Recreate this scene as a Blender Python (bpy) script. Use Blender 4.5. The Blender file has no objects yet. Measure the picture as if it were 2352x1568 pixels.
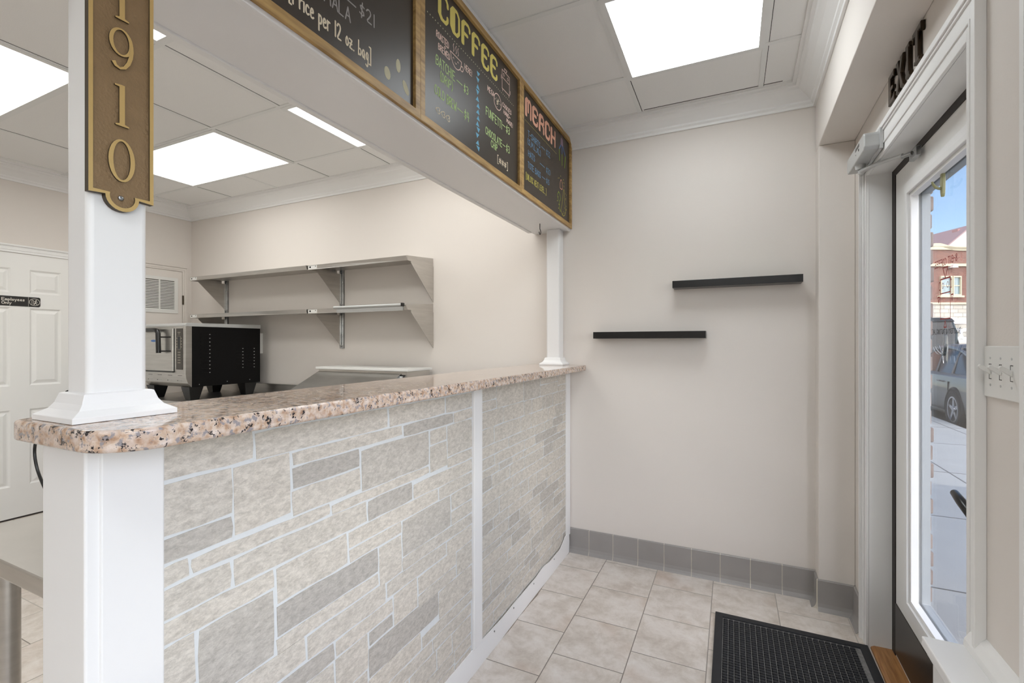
import bpy, math, random
from mathutils import Vector, Matrix

# ------------------------------------------------------------------ camera, sky, sun, exposure
scene = bpy.context.scene
COL = scene.collection
YAW = math.radians(25.2218)          # camera looks to the left of the long axis of the counter
PHI = math.radians(0.870)            # the street wall is a touch out of square with the counter
CAM_H = 1.34
cam_data = bpy.data.cameras.new('camera')
cam_data.sensor_fit = 'HORIZONTAL'
cam_data.sensor_width = 36.0
cam_data.lens = 36.0 * 1070.0 / 2352.0
cam_data.shift_x = 0.0
cam_data.shift_y = 6.0 / 2352.0
cam_data.clip_start = 0.02
cam_data.clip_end = 400
cam = bpy.data.objects.new('camera', cam_data)
COL.objects.link(cam)
cam.location = (0, 0, CAM_H)
cam.rotation_euler = (math.radians(90), 0, YAW)
scene.camera = cam

world = bpy.data.worlds.new('sky')
scene.world = world
world.use_nodes = True
wn = world.node_tree.nodes
wl = world.node_tree.links
wn.clear()
wo = wn.new('ShaderNodeOutputWorld')
wb = wn.new('ShaderNodeBackground')
sky = wn.new('ShaderNodeTexSky')
sky.sky_type = 'NISHITA'
sky.sun_disc = False
sky.sun_elevation = math.radians(48)
sky.sun_rotation = math.radians(140)
sky.air_density = 1.0
sky.dust_density = 0.3
sky.ozone_density = 2.5
wb.inputs['Strength'].default_value = 0.137
wl.new(sky.outputs[0], wb.inputs[0])
wl.new(wb.outputs[0], wo.inputs[0])

sun_data = bpy.data.lights.new('sun', 'SUN')
sun_data.energy = 1.1
sun_data.angle = math.radians(0.8)
sun_data.color = (1.0, 0.95, 0.88)
sun = bpy.data.objects.new('sun', sun_data)
COL.objects.link(sun)
sun.rotation_euler = Vector((0.42, 0.62, -0.66)).to_track_quat('-Z', 'Y').to_euler()

# added wide sun lamp: soft street-side fill on top of the sky light
day_fill_data = bpy.data.lights.new('daylight_fill', 'SUN')
day_fill_data.energy = 3.3
day_fill_data.angle = math.radians(85)
day_fill_data.color = (0.99, 0.935, 0.90)
day_fill = bpy.data.objects.new('daylight_fill', day_fill_data)
COL.objects.link(day_fill)
day_fill.rotation_euler = Vector((-0.66, 0.66, -0.34)).to_track_quat('-Z', 'Y').to_euler()

LAMP_RIGHT = 4.3                      # radiance of the troffer diffusers, cooler ones over the customers
LAMP_LEFT = 2.5
scene.view_settings.view_transform = 'Standard'
scene.view_settings.look = 'None'
scene.view_settings.exposure = 1.06
scene.view_settings.gamma = 1.0
scene.view_settings.use_curve_mapping = False

# ------------------------------------------------------------------ key dimensions (metres)
FW = 2.902        # far wall
CEIL = 2.70
LW = -4.98        # left wall
RW = 0.51         # street wall, inner face (street frame)
NW = -5.6         # wall behind the camera
BF = -0.955       # stone face of the counter
random.seed(7)

# ------------------------------------------------------------------ materials
MATS = {}
def srgb(r, g, b):
    def f(v):
        v /= 255.0
        return v / 12.92 if v <= 0.04045 else ((v + 0.055) / 1.055) ** 2.4
    return (f(r), f(g), f(b), 1.0)

def mat(name, col, rough=0.5, metal=0.0, spec=0.5, noise=0.0, scale=40.0, bump=0.0, bscale=80.0,
        coat=0.0, emit=None, estr=0.0, aniso=None, col2=None):
    if name in MATS:
        return MATS[name]
    m = bpy.data.materials.new(name)
    m.use_nodes = True
    nt = m.node_tree
    p = nt.nodes['Principled BSDF']
    p.inputs['Base Color'].default_value = col
    p.inputs['Roughness'].default_value = rough
    p.inputs['Metallic'].default_value = metal
    p.inputs['Specular IOR Level'].default_value = spec
    if coat:
        p.inputs['Coat Weight'].default_value = coat
    if emit:
        p.inputs['Emission Color'].default_value = emit
        p.inputs['Emission Strength'].default_value = estr
    tc = nt.nodes.new('ShaderNodeTexCoord')
    mp = nt.nodes.new('ShaderNodeMapping')
    nt.links.new(tc.outputs['Object'], mp.inputs[0])
    if aniso:
        mp.inputs['Scale'].default_value = aniso
    if noise > 0 or col2:
        n = nt.nodes.new('ShaderNodeTexNoise')
        n.inputs['Scale'].default_value = scale
        n.inputs['Detail'].default_value = 5
        nt.links.new(mp.outputs[0], n.inputs['Vector'])
        r = nt.nodes.new('ShaderNodeValToRGB')
        c2 = col2 if col2 else tuple(max(0, c * (1 - noise)) for c in col[:3]) + (1,)
        r.color_ramp.elements[0].position = 0.3
        r.color_ramp.elements[1].position = 0.7
        r.color_ramp.elements[0].color = c2
        r.color_ramp.elements[1].color = col
        nt.links.new(n.outputs['Fac'], r.inputs[0])
        nt.links.new(r.outputs[0], p.inputs['Base Color'])
    if bump > 0:
        n2 = nt.nodes.new('ShaderNodeTexNoise')
        n2.inputs['Scale'].default_value = bscale
        n2.inputs['Detail'].default_value = 3
        nt.links.new(mp.outputs[0], n2.inputs['Vector'])
        b = nt.nodes.new('ShaderNodeBump')
        b.inputs['Strength'].default_value = bump
        b.inputs['Distance'].default_value = 0.002
        nt.links.new(n2.outputs['Fac'], b.inputs['Height'])
        nt.links.new(b.outputs[0], p.inputs['Normal'])
    MATS[name] = m
    return m

M_wall = mat('wall_paint', srgb(225, 218, 211), 0.75, spec=0.3, bump=0.12, bscale=260)
M_white = mat('white_gloss_paint', srgb(236, 235, 234), 0.38, spec=0.5, bump=0.05, bscale=60)
M_trim = mat('white_trim_paint', srgb(238, 237, 235), 0.45, spec=0.5)
M_ceil = mat('ceiling_tile', srgb(241, 240, 238), 0.95, spec=0.1, noise=0.05, scale=300)
M_tbar = mat('ceiling_grid_metal', srgb(232, 232, 230), 0.5, spec=0.4)
M_gap = mat('dark_gap', srgb(60, 58, 56), 0.9)
M_door = mat('door_white', srgb(236, 235, 232), 0.45, bump=0.05, bscale=90)
M_steel = mat('stainless_steel', (0.60, 0.58, 0.55, 1), 0.33, metal=1.0, noise=0.12, scale=5, aniso=(1, 1, 12), bump=0.03, bscale=120)
M_zinc = mat('zinc_rail', (0.45, 0.46, 0.47, 1), 0.22, metal=1.0, noise=0.35, scale=14)
M_darksteel = mat('steel_shadow_side', (0.36, 0.34, 0.32, 1), 0.4, metal=1.0)
M_alu = mat('satin_aluminium', srgb(196, 197, 196), 0.38, metal=0.35, spec=0.5)
M_black = mat('black_lacquer', srgb(20, 19, 19), 0.28, spec=0.5)
M_blackmatt = mat('black_powder_coat', srgb(10, 9, 9), 0.5, spec=0.2, bump=0.1, bscale=400)
M_rubber = mat('black_rubber', srgb(38, 39, 42), 0.6, spec=0.4)
M_rubber2 = mat('rubber_mat_ground', srgb(140, 138, 136), 0.8, spec=0.2, noise=0.4, scale=60)
M_brown = mat('kick_plate_bronze', srgb(48, 41, 35), 0.3, metal=0.4, spec=0.5)
M_weather = mat('weatherstrip', srgb(40, 34, 30), 0.6)
M_bronze = mat('letter_bronze', srgb(72, 60, 48), 0.14, metal=0.85, noise=0.5, scale=18)
M_oak = mat('oak_threshold', srgb(176, 128, 78), 0.4, col2=srgb(140, 92, 50), scale=10, aniso=(14, 1, 1))
M_frame = mat('board_frame_wood', srgb(198, 162, 102), 0.5, col2=srgb(142, 110, 64), scale=9, aniso=(6, 0.8, 6), bump=0.1, bscale=60)
M_board = mat('chalkboard', srgb(60, 50, 40), 0.38, spec=0.5, noise=0.15, scale=6)
M_plaque = mat('plaque_bronze', srgb(140, 114, 82), 0.45, metal=0.35, noise=0.12, scale=30, bump=0.9, bscale=170)
M_gold = mat('plaque_gold', srgb(208, 176, 116), 0.35, metal=0.45, noise=0.06, scale=60)
M_plaqedge = mat('plaque_edge', srgb(72, 60, 46), 0.5, metal=0.3)
M_basetile = mat('base_tile_grey', srgb(156, 152, 149), 0.32, spec=0.5, noise=0.08, scale=7, bump=0.05, bscale=50)
M_basegrout = mat('base_tile_grout', srgb(214, 208, 196), 0.8)
M_plastic = mat('white_plastic', srgb(228, 227, 223), 0.35)
M_sign = mat('sign_black', srgb(30, 28, 26), 0.4)
M_signtext = mat('sign_text', srgb(214, 210, 200), 0.5)
M_red = mat('decal_red', srgb(150, 42, 38), 0.5)
M_decalblk = mat('decal_black', srgb(40, 38, 38), 0.5)
M_olive = mat('olive_hook', srgb(150, 148, 108), 0.35)
M_blue = mat('logo_blue', srgb(66, 110, 176), 0.4)
M_screen = mat('oven_screen', srgb(18, 18, 22), 0.2)
M_key = mat('oven_keys', srgb(158, 152, 138), 0.5)
M_panel = mat('oven_keypad', srgb(66, 60, 54), 0.35)
M_brassy = mat('brass_hinge', srgb(90, 80, 68), 0.35, metal=0.7)
M_lampR = mat('diffuser_cool', srgb(250, 250, 250), 0.5, emit=(0.91, 0.97, 1.0, 1), estr=LAMP_RIGHT)
M_lampL = mat('diffuser_warm', srgb(250, 248, 240), 0.5, emit=(0.98, 0.985, 0.96, 1), estr=LAMP_LEFT)
CH = dict(yellow=srgb(222, 206, 118), cream=srgb(236, 222, 196), grey=srgb(170, 164, 160), green=srgb(186, 210, 146),
          pink=srgb(232, 204, 192), blue=srgb(122, 180, 208), coral=srgb(222, 168, 144), steel=srgb(112, 148, 176),
          olive=srgb(194, 184, 100), violet=srgb(150, 128, 140), lime=srgb(150, 178, 74), bean=srgb(206, 200, 172), lblue=srgb(96, 128, 186))
M_chalk = {k: mat('chalk_' + k, v, 0.8, spec=0.2) for k, v in CH.items()}

def glass_mat(name, tint, refl=0.5, rough=0.0):
    m = bpy.data.materials.new(name)
    m.use_nodes = True
    nt = m.node_tree
    nt.nodes.clear()
    o = nt.nodes.new('ShaderNodeOutputMaterial')
    mx = nt.nodes.new('ShaderNodeMixShader')
    tr = nt.nodes.new('ShaderNodeBsdfTransparent')
    gl = nt.nodes.new('ShaderNodeBsdfGlossy')
    fr = nt.nodes.new('ShaderNodeFresnel')
    mu = nt.nodes.new('ShaderNodeMath')
    mu.operation = 'MULTIPLY'
    mu.inputs[1].default_value = refl
    fr.inputs[0].default_value = 1.45
    tr.inputs[0].default_value = tint
    gl.inputs['Roughness'].default_value = rough
    nt.links.new(fr.outputs[0], mu.inputs[0])
    nt.links.new(mu.outputs[0], mx.inputs[0])
    nt.links.new(tr.outputs[0], mx.inputs[1])
    nt.links.new(gl.outputs[0], mx.inputs[2])
    nt.links.new(mx.outputs[0], o.inputs[0])
    return m
M_glass = glass_mat('door_glass', (0.94, 0.945, 0.95, 1), 0.3)
M_clear = glass_mat('clear_plastic', (0.94, 0.96, 0.97, 1), 1.2, 0.2)

def floor_mat():
    m = bpy.data.materials.new('floor_tile')
    m.use_nodes = True
    nt = m.node_tree
    N = nt.nodes.new
    L = nt.links.new
    p = nt.nodes['Principled BSDF']
    g = N('ShaderNodeNewGeometry')
    s = N('ShaderNodeSeparateXYZ')
    L(g.outputs['Position'], s.inputs[0])
    def M(op, a, b=None, c=None):
        n = N('ShaderNodeMath')
        n.operation = op
        for i, v in enumerate((a, b, c)):
            if v is None:
                continue
            if isinstance(v, (int, float)):
                n.inputs[i].default_value = v
            else:
                L(v, n.inputs[i])
        return n.outputs[0]
    wob = N('ShaderNodeTexNoise'); wob.inputs['Scale'].default_value = 3
    wv = M('MULTIPLY', M('SUBTRACT', wob.outputs['Fac'], 0.5), 0.02)
    u = M('ADD', M('DIVIDE', M('ADD', s.outputs[0], 0.702), 0.3045), wv)
    col = M('FLOOR', u)
    fu = M('SUBTRACT', u, col)
    odd = M('FLOORED_MODULO', col, 2.0)
    v = M('ADD', M('DIVIDE', M('SUBTRACT', s.outputs[1], 2.845), 0.313), M('MULTIPLY', odd, 0.5))
    v = M('ADD', v, wv)
    row = M('FLOOR', v)
    fv = M('SUBTRACT', v, row)
    eu = M('MINIMUM', fu, M('SUBTRACT', 1.0, fu))
    ev = M('MINIMUM', fv, M('SUBTRACT', 1.0, fv))
    e = M('MINIMUM', eu, ev)
    mr = N('ShaderNodeMapRange')
    mr.inputs['From Min'].default_value = 0.003
    mr.inputs['From Max'].default_value = 0.009
    L(e, mr.inputs['Value'])
    tile = mr.outputs[0]          # 1 on tile, 0 on grout
    cmb = N('ShaderNodeCombineXYZ')
    L(col, cmb.inputs[0]); L(row, cmb.inputs[1])
    wn_ = N('ShaderNodeTexWhiteNoise')
    L(cmb.outputs[0], wn_.inputs['Vector'])
    off = N('ShaderNodeVectorMath'); off.operation = 'MULTIPLY_ADD'
    L(wn_.outputs['Color'], off.inputs[0]); off.inputs[1].default_value = (9, 9, 9)
    L(g.outputs['Position'], off.inputs[2])
    n1 = N('ShaderNodeTexNoise'); n1.inputs['Scale'].default_value = 9; n1.inputs['Detail'].default_value = 14; n1.inputs['Roughness'].default_value = 0.72
    n1.inputs['Distortion'].default_value = 0.25
    L(off.outputs[0], n1.inputs['Vector'])
    r1 = N('ShaderNodeValToRGB')
    cr = r1.color_ramp
    cr.elements[0].position = 0.28; cr.elements[0].color = srgb(186, 174, 163)
    cr.elements[1].position = 0.72; cr.elements[1].color = srgb(230, 225, 219)
    e1 = cr.elements.new(0.45); e1.color = srgb(207, 198, 188)
    e2 = cr.elements.new(0.55); e2.color = srgb(219, 211, 203)
    L(n1.outputs['Fac'], r1.inputs[0])
    n2 = N('ShaderNodeTexNoise'); n2.inputs['Scale'].default_value = 2.6; n2.inputs['Detail'].default_value = 3
    L(off.outputs[0], n2.inputs['Vector'])
    mr2 = N('ShaderNodeMapRange'); mr2.inputs['From Min'].default_value = 0.55; mr2.inputs['From Max'].default_value = 0.72
    L(n2.outputs['Fac'], mr2.inputs['Value'])
    mx = N('ShaderNodeMix'); mx.data_type = 'RGBA'
    L(M('MULTIPLY', mr2.outputs[0], 0.5), mx.inputs['Factor'])
    L(r1.outputs[0], mx.inputs['A']); mx.inputs['B'].default_value = srgb(196, 172, 154)
    # grout
    ng = N('ShaderNodeTexNoise'); ng.inputs['Scale'].default_value = 2.2
    rg = N('ShaderNodeValToRGB')
    rg.color_ramp.elements[0].position = 0.42; rg.color_ramp.elements[0].color = srgb(128, 120, 112)
    rg.color_ramp.elements[1].position = 0.6; rg.color_ramp.elements[1].color = srgb(200, 194, 184)
    L(ng.outputs['Fac'], rg.inputs[0])
    mg = N('ShaderNodeMix'); mg.data_type = 'RGBA'
    L(tile, mg.inputs['Factor']); L(rg.outputs[0], mg.inputs['A']); L(mx.outputs['Result'], mg.inputs['B'])
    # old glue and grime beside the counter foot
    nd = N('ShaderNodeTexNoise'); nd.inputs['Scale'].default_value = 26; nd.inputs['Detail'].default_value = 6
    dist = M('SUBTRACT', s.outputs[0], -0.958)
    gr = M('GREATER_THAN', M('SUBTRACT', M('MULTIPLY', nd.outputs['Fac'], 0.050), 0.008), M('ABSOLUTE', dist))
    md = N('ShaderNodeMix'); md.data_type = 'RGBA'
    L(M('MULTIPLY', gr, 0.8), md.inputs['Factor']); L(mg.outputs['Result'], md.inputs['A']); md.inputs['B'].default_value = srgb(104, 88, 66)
    L(md.outputs['Result'], p.inputs['Base Color'])
    p.inputs['Roughness'].default_value = 0.42
    p.inputs['Specular IOR Level'].default_value = 0.35
    b = N('ShaderNodeBump'); b.inputs['Strength'].default_value = 0.4; b.inputs['Distance'].default_value = 0.002
    L(M('ADD', tile, M('MULTIPLY', n1.outputs['Fac'], 0.5)), b.inputs['Height'])
    L(b.outputs[0], p.inputs['Normal'])
    return m

def granite_mat():
    m = bpy.data.materials.new('granite')
    m.use_nodes = True
    nt = m.node_tree
    N = nt.nodes.new
    L = nt.links.new
    p = nt.nodes['Principled BSDF']
    g = N('ShaderNodeNewGeometry')
    pos = g.outputs['Position']
    n0 = N('ShaderNodeTexNoise'); n0.inputs['Scale'].default_value = 75; n0.inputs['Detail'].default_value = 5; L(pos, n0.inputs['Vector'])
    r0 = N('ShaderNodeValToRGB'); cr = r0.color_ramp
    cr.elements[0].position = 0.30; cr.elements[0].color = srgb(172, 140, 116)
    cr.elements[1].position = 0.66; cr.elements[1].color = srgb(226, 212, 203)
    a = cr.elements.new(0.42); a.color = srgb(204, 178, 156)
    a = cr.elements.new(0.52); a.color = srgb(214, 196, 181)
    L(n0.outputs['Fac'], r0.inputs[0])
    v = N('ShaderNodeTexVoronoi'); v.inputs['Scale'].default_value = 80; L(pos, v.inputs['Vector'])
    hs = N('ShaderNodeMix'); hs.data_type = 'RGBA'; hs.blend_type = 'MULTIPLY'; hs.inputs['Factor'].default_value = 0.35
    rb = N('ShaderNodeSeparateColor'); L(v.outputs['Color'], rb.inputs[0])
    rv = N('ShaderNodeValToRGB'); rv.color_ramp.elements[0].color = srgb(186, 150, 122); rv.color_ramp.elements[1].color = (1, 1, 1, 1)
    L(rb.outputs[0], rv.inputs[0])
    L(r0.outputs[0], hs.inputs['A']); L(rv.outputs[0], hs.inputs['B'])
    n1 = N('ShaderNodeTexNoise'); n1.inputs['Scale'].default_value = 150; n1.inputs['Detail'].default_value = 8; n1.inputs['Roughness'].default_value = 0.7; L(pos, n1.inputs['Vector'])
    n2 = N('ShaderNodeTexNoise'); n2.inputs['Scale'].default_value = 52; n2.inputs['Detail'].default_value = 3; L(pos, n2.inputs['Vector'])
    ad = N('ShaderNodeMath'); ad.operation = 'ADD'
    L(n1.outputs['Fac'], ad.inputs[0])
    mm = N('ShaderNodeMath'); mm.operation = 'MULTIPLY'; mm.inputs[1].default_value = 0.75; L(n2.outputs['Fac'], mm.inputs[0]); L(mm.outputs[0], ad.inputs[1])
    mr = N('ShaderNodeMapRange'); mr.inputs['From Min'].default_value = 0.965; mr.inputs['From Max'].default_value = 1.0
    L(ad.outputs[0], mr.inputs['Value'])
    mx = N('ShaderNodeMix'); mx.data_type = 'RGBA'; L(mr.outputs[0], mx.inputs['Factor'])
    L(hs.outputs['Result'], mx.inputs['A']); mx.inputs['B'].default_value = srgb(42, 38, 40)
    n3 = N('ShaderNodeTexNoise'); n3.inputs['Scale'].default_value = 95; n3.inputs['Detail'].default_value = 4
    of = N('ShaderNodeVectorMath'); of.operation = 'ADD'; of.inputs[1].default_value = (5, 3, 1); L(pos, of.inputs[0]); L(of.outputs[0], n3.inputs['Vector'])
    mr3 = N('ShaderNodeMapRange'); mr3.inputs['From Min'].default_value = 0.56; mr3.inputs['From Max'].default_value = 0.63; L(n3.outputs['Fac'], mr3.inputs['Value'])
    mx2 = N('ShaderNodeMix'); mx2.data_type = 'RGBA'; L(mr3.outputs[0], mx2.inputs['Factor'])
    L(mx.outputs['Result'], mx2.inputs['A']); mx2.inputs['B'].default_value = srgb(150, 144, 146)
    L(mx2.outputs['Result'], p.inputs['Base Color'])
    p.inputs['Roughness'].default_value = 0.06
    p.inputs['Specular IOR Level'].default_value = 0.6
    return m

def stone_mat():
    m = bpy.data.materials.new('stone_veneer')
    m.use_nodes = True
    nt = m.node_tree
    N = nt.nodes.new
    L = nt.links.new
    p = nt.nodes['Principled BSDF']
    at = N('ShaderNodeAttribute'); at.attribute_name = 'tone'
    g = N('ShaderNodeNewGeometry')
    off = N('ShaderNodeVectorMath'); off.operation = 'MULTIPLY_ADD'
    L(at.outputs['Color'], off.inputs[0]); off.inputs[1].default_value = (31, 17, 23); L(g.outputs['Position'], off.inputs[2])
    mp = N('ShaderNodeMapping'); mp.inputs['Scale'].default_value = (1, 1.0, 2.0); mp.inputs['Rotation'].default_value = (0.5, 0, 0)
    L(off.outputs[0], mp.inputs[0])
    n = N('ShaderNodeTexNoise'); n.inputs['Scale'].default_value = 42; n.inputs['Detail'].default_value = 14; n.inputs['Roughness'].default_value = 0.85; n.inputs['Distortion'].default_value = 0.25
    L(mp.outputs[0], n.inputs['Vector'])
    r = N('ShaderNodeValToRGB')
    r.color_ramp.elements[0].position = 0.36; r.color_ramp.elements[0].color = srgb(176, 170, 161)
    r.color_ramp.elements[1].position = 0.60; r.color_ramp.elements[1].color = srgb(226, 220, 211)
    L(n.outputs['Fac'], r.inputs[0])
    mx = N('ShaderNodeMix'); mx.data_type = 'RGBA'; mx.blend_type = 'MULTIPLY'; mx.inputs['Factor'].default_value = 1.0
    L(r.outputs[0], mx.inputs['A'])
    r2 = N('ShaderNodeValToRGB')
    r2.color_ramp.elements[0].position = 0.0; r2.color_ramp.elements[0].color = (0.70, 0.70, 0.705, 1)
    r2.color_ramp.elements[1].position = 1.0; r2.color_ramp.elements[1].color = (1.0, 0.985, 0.96, 1)
    e = r2.color_ramp.elements.new(0.5); e.color = (0.93, 0.925, 0.91, 1)
    sp = N('ShaderNodeSeparateColor'); L(at.outputs['Color'], sp.inputs[0])
    L(sp.outputs[0], r2.inputs[0]); L(r2.outputs[0], mx.inputs['B'])
    L(mx.outputs['Result'], p.inputs['Base Color'])
    p.inputs['Roughness'].default_value = 0.6
    b = N('ShaderNodeBump'); b.inputs['Strength'].default_value = 0.45; b.inputs['Distance'].default_value = 0.002
    L(n.outputs['Fac'], b.inputs['Height']); L(b.outputs[0], p.inputs['Normal'])
    return m

def brick_mat(name, c1, c2, mortar, scale, bw=0.5, rh=0.25, msize=0.02, axis=None):
    m = bpy.data.materials.new(name)
    m.use_nodes = True
    nt = m.node_tree
    N = nt.nodes.new
    p = nt.nodes['Principled BSDF']
    tc = N('ShaderNodeTexCoord')
    mp = N('ShaderNodeMapping')
    nt.links.new(tc.outputs['Object'], mp.inputs[0])
    mp.inputs['Rotation'].default_value = axis or (math.pi / 2, 0, 0)
    b = N('ShaderNodeTexBrick')
    b.inputs['Color1'].default_value = c1
    b.inputs['Color2'].default_value = c2
    b.inputs['Mortar'].default_value = mortar
    b.inputs['Scale'].default_value = scale
    b.inputs['Brick Width'].default_value = bw
    b.inputs['Row Height'].default_value = rh
    b.inputs['Mortar Size'].default_value = msize
    nt.links.new(mp.outputs[0], b.inputs['Vector'])
    nt.links.new(b.outputs['Color'], p.inputs['Base Color'])
    p.inputs['Roughness'].default_value = 0.85
    return m

M_floor = floor_mat()
M_granite = granite_mat()
M_stone = stone_mat()
M_sgrout = mat('stone_grout', srgb(218, 221, 222), 0.8, noise=0.04, scale=90)
M_brick_far = brick_mat('far_red_brick', srgb(150, 96, 80), srgb(122, 76, 64), srgb(140, 116, 104), 1.0, 0.22, 0.075, 0.012)
M_lime = brick_mat('far_limestone', srgb(214, 206, 192), srgb(196, 188, 172), srgb(160, 152, 140), 1.0, 0.6, 0.25, 0.02)
M_brick_near = mat('near_brick', srgb(140, 122, 112), 0.8, col2=srgb(110, 90, 82), scale=14, bump=0.5, bscale=60)
M_mortar = mat('near_mortar', srgb(168, 160, 150), 0.9)
M_conc = mat('sidewalk_concrete', srgb(176, 176, 172), 0.8, noise=0.08, scale=5)
M_joint = mat('sidewalk_joint', srgb(96, 96, 94), 0.9)
M_asph = mat('asphalt', srgb(88, 88, 90), 0.9, noise=0.2, scale=40)
M_carpaint = mat('car_paint_grey', srgb(84, 82, 83), 0.42, metal=0.0, coat=0.35)
M_carglass = mat('car_glass', srgb(34, 34, 32), 0.12, spec=0.4)
M_tyre = mat('tyre', srgb(30, 30, 32), 0.75)
M_rim = mat('rim_alloy', srgb(176, 176, 180), 0.25, metal=0.9)
M_suv = mat('dark_vehicle_paint', srgb(30, 36, 42), 0.6, metal=0.0, spec=0.25)
M_farwin = mat('far_window_glass', srgb(136, 156, 158), 0.15, spec=0.8)
M_cream = mat('cream_stone', srgb(220, 208, 178), 0.8)
M_farwhite = mat('far_white_paint', srgb(232, 220, 216), 0.8, noise=0.1, scale=3)

# ------------------------------------------------------------------ mesh helpers
class MB:
    def __init__(s):
        s.v = []; s.f = []; s.m = []; s.t = []
        s.cur = 0; s.tone = (0.5, 0.5, 0.5)
    def add(s, vs, fs):
        o = len(s.v)
        s.v += [tuple(v) for v in vs]
        for f in fs:
            s.f.append(tuple(i + o for i in f)); s.m.append(s.cur); s.t.append(s.tone)
        return s
    def box(s, x0, x1, y0, y1, z0, z1):
        x0, x1 = min(x0, x1), max(x0, x1); y0, y1 = min(y0, y1), max(y0, y1); z0, z1 = min(z0, z1), max(z0, z1)
        vs = [(x0, y0, z0), (x1, y0, z0), (x1, y1, z0), (x0, y1, z0), (x0, y0, z1), (x1, y0, z1), (x1, y1, z1), (x0, y1, z1)]
        return s.add(vs, [(0, 3, 2, 1), (4, 5, 6, 7), (0, 1, 5, 4), (1, 2, 6, 5), (2, 3, 7, 6), (3, 0, 4, 7)])
    def prism(s, poly, axis, a, b):
        """poly: 2-D outline; axis 'x': (y,z) points swept in x, 'y': (x,z), 'z': (x,y)"""
        n = len(poly)
        def P(p, h):
            return {'x': (h, p[0], p[1]), 'y': (p[0], h, p[1]), 'z': (p[0], p[1], h)}[axis]
        vs = [P(p, a) for p in poly] + [P(p, b) for p in poly]
        fs = [(i, (i + 1) % n, n + (i + 1) % n, n + i) for i in range(n)]
        fs += [tuple(range(n - 1, -1, -1)), tuple(range(n, 2 * n))]
        return s.add(vs, fs)
    def ring(s, outer, inner, axis, a, b):
        """flat ring between two outlines of the same length"""
        n = len(outer)
        def P(p, h):
            return {'x': (h, p[0], p[1]), 'y': (p[0], h, p[1]), 'z': (p[0], p[1], h)}[axis]
        vs = [P(p, a) for p in outer] + [P(p, a) for p in inner] + [P(p, b) for p in outer] + [P(p, b) for p in inner]
        fs = []
        for i in range(n):
            j = (i + 1) % n
            fs += [(i, j, n + j, n + i), (2 * n + i, 3 * n + i, 3 * n + j, 2 * n + j), (i, 2 * n + i, 2 * n + j, j), (n + i, n + j, 3 * n + j, 3 * n + i)]
        return s.add(vs, fs)
    def tube(s, pts, r, n=10, closed=False, caps=True):
        pts = [Vector(p) for p in pts]
        k = len(pts)
        rs = r if isinstance(r, (list, tuple)) else [r] * k
        vs = []; prev = None
        for i, p in enumerate(pts):
            if closed:
                t = (pts[(i + 1) % k] - pts[i - 1]).normalized()
            else:
                t = (pts[min(i + 1, k - 1)] - pts[max(i - 1, 0)]).normalized()
            if prev is None:
                up = Vector((0, 0, 1)) if abs(t.z) < 0.9 else Vector((1, 0, 0))
                a = t.cross(up).normalized()
            else:
                a = (prev - t * prev.dot(t)).normalized()
            prev = a
            b = t.cross(a).normalized()
            for j in range(n):
                an = 2 * math.pi * j / n
                vs.append(tuple(p + (a * math.cos(an) + b * math.sin(an)) * rs[i]))
        fs = []
        for i in range(k if closed else k - 1):
            q = (i + 1) % k
            for j in range(n):
                jj = (j + 1) % n
                fs.append((i * n + j, i * n + jj, q * n + jj, q * n + j))
        if caps and not closed:
            fs.append(tuple(range(n - 1, -1, -1))); fs.append(tuple(range((k - 1) * n, k * n)))
        return s.add(vs, fs)
    def cyl(s, c, r, h, axis='z', n=24, r2=None):
        r2 = r if r2 is None else r2
        d = {'x': Vector((1, 0, 0)), 'y': Vector((0, 1, 0)), 'z': Vector((0, 0, 1))}[axis] * h
        c = Vector(c)
        return s.tube([c, c + d], [r, r2], n)
    def sphere(s, c, r, n=12, sc=(1, 1, 1)):
        vs = [(c[0], c[1], c[2] + r * sc[2])]; fs = []
        for i in range(1, n):
            a = math.pi * i / n
            for j in range(2 * n):
                b = math.pi * j / n
                vs.append((c[0] + r * sc[0] * math.sin(a) * math.cos(b), c[1] + r * sc[1] * math.sin(a) * math.sin(b), c[2] + r * sc[2] * math.cos(a)))
        vs.append((c[0], c[1], c[2] - r * sc[2]))
        m = 2 * n
        for j in range(m):
            fs.append((0, 1 + j, 1 + (j + 1) % m))
        for i in range(n - 2):
            for j in range(m):
                fs.append((1 + i * m + j, 1 + (i + 1) * m + j, 1 + (i + 1) * m + (j + 1) % m, 1 + i * m + (j + 1) % m))
        e = len(vs) - 1
        for j in range(m):
            fs.append((e, 1 + (n - 2) * m + (j + 1) % m, 1 + (n - 2) * m + j))
        return s.add(vs, fs)
    def loft(s, rings, caps=True):
        n = len(rings[0]); vs = [p for r in rings for p in r]; fs = []
        for i in range(len(rings) - 1):
            for j in range(n):
                fs.append((i * n + j, i * n + (j + 1) % n, (i + 1) * n + (j + 1) % n, (i + 1) * n + j))
        if caps:
            fs.append(tuple(range(n - 1, -1, -1))); fs.append(tuple(range((len(rings) - 1) * n, len(rings) * n)))
        return s.add(vs, fs)
    def sweep(s, path, prof, side=1):
        """profile (out, z) swept along a level path with mitred corners; out is to the left of the path when side=1"""
        k = len(path); n = len(prof); vs = []
        for i in range(k):
            p = Vector(path[i][:2])
            d0 = (p - Vector(path[i - 1][:2])).normalized() if i > 0 else None
            d1 = (Vector(path[i + 1][:2]) - p).normalized() if i < k - 1 else None
            d0 = d0 or d1; d1 = d1 or d0
            n0 = Vector((-d0.y, d0.x)) * side; n1 = Vector((-d1.y, d1.x)) * side
            mi = (n0 + n1).normalized(); mi = mi / max(0.2, mi.dot(n0))
            for o, z in prof:
                vs.append((p.x + mi.x * o, p.y + mi.y * o, z))
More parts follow.
